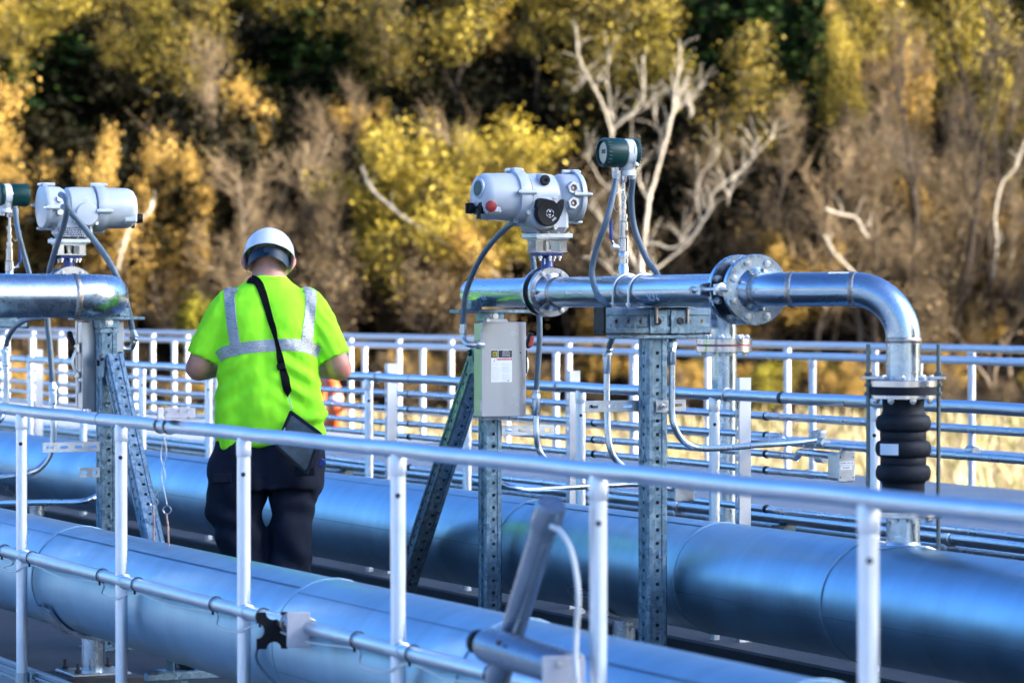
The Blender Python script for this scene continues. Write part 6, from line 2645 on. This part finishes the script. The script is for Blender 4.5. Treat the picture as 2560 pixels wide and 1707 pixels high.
# --- the far-off wood that reads as one mass, and its undergrowth
rng = np.random.default_rng(77)
mass = {}
def merge(kd, var, u, d, s, sxy, rz):
    v = VAR[kd][var % len(VAR[kd])]
    p = ud(u, d, gz(u, d))
    c, s_ = math.cos(rz), math.sin(rz)
    for part, mt in (('w', v['bk']), ('c', v['mt'])):
        vv, ff = v[part].data()
        x = (vv[:, 0] * c - vv[:, 1] * s_) * sxy + p.x
        y = (vv[:, 0] * s_ + vv[:, 1] * c) * sxy + p.y
        z = vv[:, 2] * s + p.z
        mass.setdefault(mt, Big()).add(np.stack([x, y, z], 1), ff)


DENS = dict(canopy=.32, olive=.22, bare=.24, brown=.08, orange=.14)
kinds = list(DENS)
pr = np.array([DENS[k] for k in kinds])
pr /= pr.sum()
cnt = 0
for i in range(400):
    d = rng.uniform(106, 152)
    u = rng.uniform(-.185, .185) * d
    x2352 = (u / d * FPX + 1280) / 1.0884
    # keep the dark hollows of the photograph open
    if 60 < x2352 < 240 and d < 128:
        continue
    if 640 < x2352 < 800 and d < 122 and rng.random() < .7:
        continue
    if rng.random() < .28:
        continue
    kd = kinds[rng.choice(len(kinds), p=pr)]
    if x2352 > 1500 and kd in ('canopy',) and rng.random() < .2:
        kd = 'bare'
    h = {'canopy': 10.0, 'olive': 9.5, 'bare': 9.0, 'brown': 5.0, 'orange': 6.5}[kd] * rng.uniform(.75, 1.15)
    v = VAR[kd][cnt % len(VAR[kd])]
    merge(kd, cnt, u, d, h / v['top'], h / v['top'] * rng.uniform(.8, 1.1), rng.uniform(0, 6.28))
    cnt += 1
    if cnt >= 92:
        break
# brush along the foot of the wood
for i in range(64):
    d = rng.uniform(97, 106)
    u = rng.uniform(-.175, .175) * d
    kd = 'brown' if rng.random() < .7 else 'orange'
    v = VAR[kd][i % len(VAR[kd])]
    h = rng.uniform(2.6, 5.4)
    merge(kd, i, u, d, h / v['top'], h / v['top'] * rng.uniform(.8, 1.15), rng.uniform(0, 6.28))
# bare grey saplings standing in the front row
for i in range(26):
    d = rng.uniform(97.5, 104)
    x_ = rng.choice([rng.uniform(1480, 2352), rng.uniform(1480, 2352), rng.uniform(400, 780), rng.uniform(0, 1480)])
    u = (x_ * 1.0884 - 1280) / FPX * d
    v = VAR['bare'][i % len(VAR['bare'])]
    h = rng.uniform(4.5, 8.5)
    merge('bare', i, u, d, h / v['top'], h / v['top'] * rng.uniform(.9, 1.3), rng.uniform(0, 6.28))
# near-black brush added among the trees to stand in for their shade
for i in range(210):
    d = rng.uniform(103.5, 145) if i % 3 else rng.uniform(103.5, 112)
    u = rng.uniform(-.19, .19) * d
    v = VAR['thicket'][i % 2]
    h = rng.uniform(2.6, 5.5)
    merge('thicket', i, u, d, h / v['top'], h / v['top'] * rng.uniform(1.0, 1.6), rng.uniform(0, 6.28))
# the wood carries on past both sides of the picture
for i in range(110):
    d = rng.uniform(98, 140)
    u = rng.choice([-1, 1]) * rng.uniform(.178, .36) * d
    kd = ('canopy', 'olive', 'bare', 'orange', 'brown')[rng.integers(0, 5)]
    v = VAR[kd][i % len(VAR[kd])]
    h = {'canopy': 10.0, 'olive': 9.5, 'bare': 9.0, 'brown': 4.5, 'orange': 6.5}[kd] * rng.uniform(.75, 1.15)
    merge(kd, i, u, d, h / v['top'], h / v['top'] * rng.uniform(.8, 1.1), rng.uniform(0, 6.28))
# low brush between the field and the trees
for i in range(70):
    d = rng.uniform(94, 99)
    u = rng.uniform(-.175, .175) * d
    kd = 'brown' if rng.random() < .45 else ('orange' if rng.random() < .6 else 'olive')
    v = VAR[kd][i % len(VAR[kd])]
    h = rng.uniform(.9, 2.3)
    merge(kd, i, u, d, h / v['top'], h / v['top'] * rng.uniform(.9, 1.4), rng.uniform(0, 6.28))
root = bpy.data.objects.new('woods', None)
COL.objects.link(root)
tag(root, 'mixed autumn wood covering the slope behind the labelled trees', 'wood', kind='stuff')
for mt, bg in mass.items():
    o = bpy.data.objects.new('foliage' if mt.startswith('leaves') else 'stems', bg.mesh('foliage', M[mt]))
    COL.objects.link(o)
    o.parent = root
    o['kind'] = 'stuff'
# dry grass of the field in front of the wood
bg = Big()
n = 15000
dd = rng.uniform(48, 97, n)
uu = rng.uniform(-.17, .17, n) * dd
base = np.stack([R0.x * uu + F0.x * dd, R0.y * uu + F0.y * dd, np.full(n, GZ - .03)], 1)
hh = rng.uniform(.12, .42, n) * (1 + .8 * (dd > 88))
tip = base + np.stack([rng.normal(0, .12, n), rng.normal(0, .12, n), hh], 1)
wd = np.stack([rng.normal(0, 1, n), rng.normal(0, 1, n), np.zeros(n)], 1)
wd /= np.linalg.norm(wd, axis=1)[:, None]
wd *= .05
v = np.stack([base - wd, base + wd, tip + wd * .3, tip - wd * .3], 1).reshape(-1, 3)
bg.add(v, np.arange(n * 4).reshape(n, 4))
leaf_mat('dry_grass', [(.26, .20, .115), (.36, .29, .18), (.24, .20, .09), (.14, .15, .045)], .3)
o = bpy.data.objects.new('grass', bg.mesh('grass', M['dry_grass']))
COL.objects.link(o)
tag(o, 'dry pale grass of the field between the far rails and the wood', 'grass', kind='stuff')

# ------------------------------------------------------------------ light, camera, render
SKY_G, SKY_S, SUN_E, EXPO = 1.42, .068, 5.0, 2.45
w = bpy.data.worlds.new('World')
SC.world = w
w.use_nodes = True
nt = w.node_tree
bgn = nt.nodes['Background']
sky = nt.nodes.new('ShaderNodeTexSky')
sky.sky_type = 'NISHITA'
sky.sun_disc = False
sun_dir = (TOSUN * math.cos(SUN_EL) + ZUP * math.sin(SUN_EL)).normalized()
sky.sun_elevation = SUN_EL
sky.sun_rotation = math.atan2(sun_dir.x, sun_dir.y)
sky.air_density = 1.0
sky.dust_density = 3.8
sky.ozone_density = 5.0
gm = nt.nodes.new('ShaderNodeGamma')
gm.inputs['Gamma'].default_value = SKY_G
nt.links.new(sky.outputs[0], gm.inputs['Color'])
hv = nt.nodes.new('ShaderNodeMixRGB')
hv.blend_type = 'MULTIPLY'
hv.inputs['Fac'].default_value = 1
hv.inputs['Color2'].default_value = (.98, 1.0, 1.0, 1)
nt.links.new(gm.outputs[0], hv.inputs['Color1'])
nt.links.new(hv.outputs[0], bgn.inputs['Color'])
bgn.inputs['Strength'].default_value = SKY_S
sl = bpy.data.lights.new('sun', 'SUN')
sl.energy = SUN_E
sl.angle = R(.5)
sl.color = (1.0, .91, .76)
so_ = bpy.data.objects.new('sun', sl)
COL.objects.link(so_)
so_.rotation_euler = sun_dir.to_track_quat('Z', 'Y').to_euler()
so_.location = sun_dir * 60

cd = bpy.data.cameras.new('camera')
cd.sensor_width = 36
cd.lens = FPX / 2560 * 36
cd.clip_start = .1
cd.clip_end = 3000
cd.dof.use_dof = True
cd.dof.focus_distance = 12.9
cd.dof.aperture_fstop = 3.8
co = bpy.data.objects.new('camera', cd)
COL.objects.link(co)
mw = Matrix((R0, UPV, -FWD)).transposed().to_4x4()
mw.translation = CAM
co.matrix_world = mw
SC.camera = co
SC.view_settings.view_transform = 'Standard'
SC.view_settings.look = 'None'
SC.view_settings.exposure = EXPO
SC.view_settings.gamma = 1
SC.cycles.use_denoising = True
SC.cycles.max_bounces = 8
SC.cycles.caustics_reflective = False
SC.cycles.caustics_refractive = False
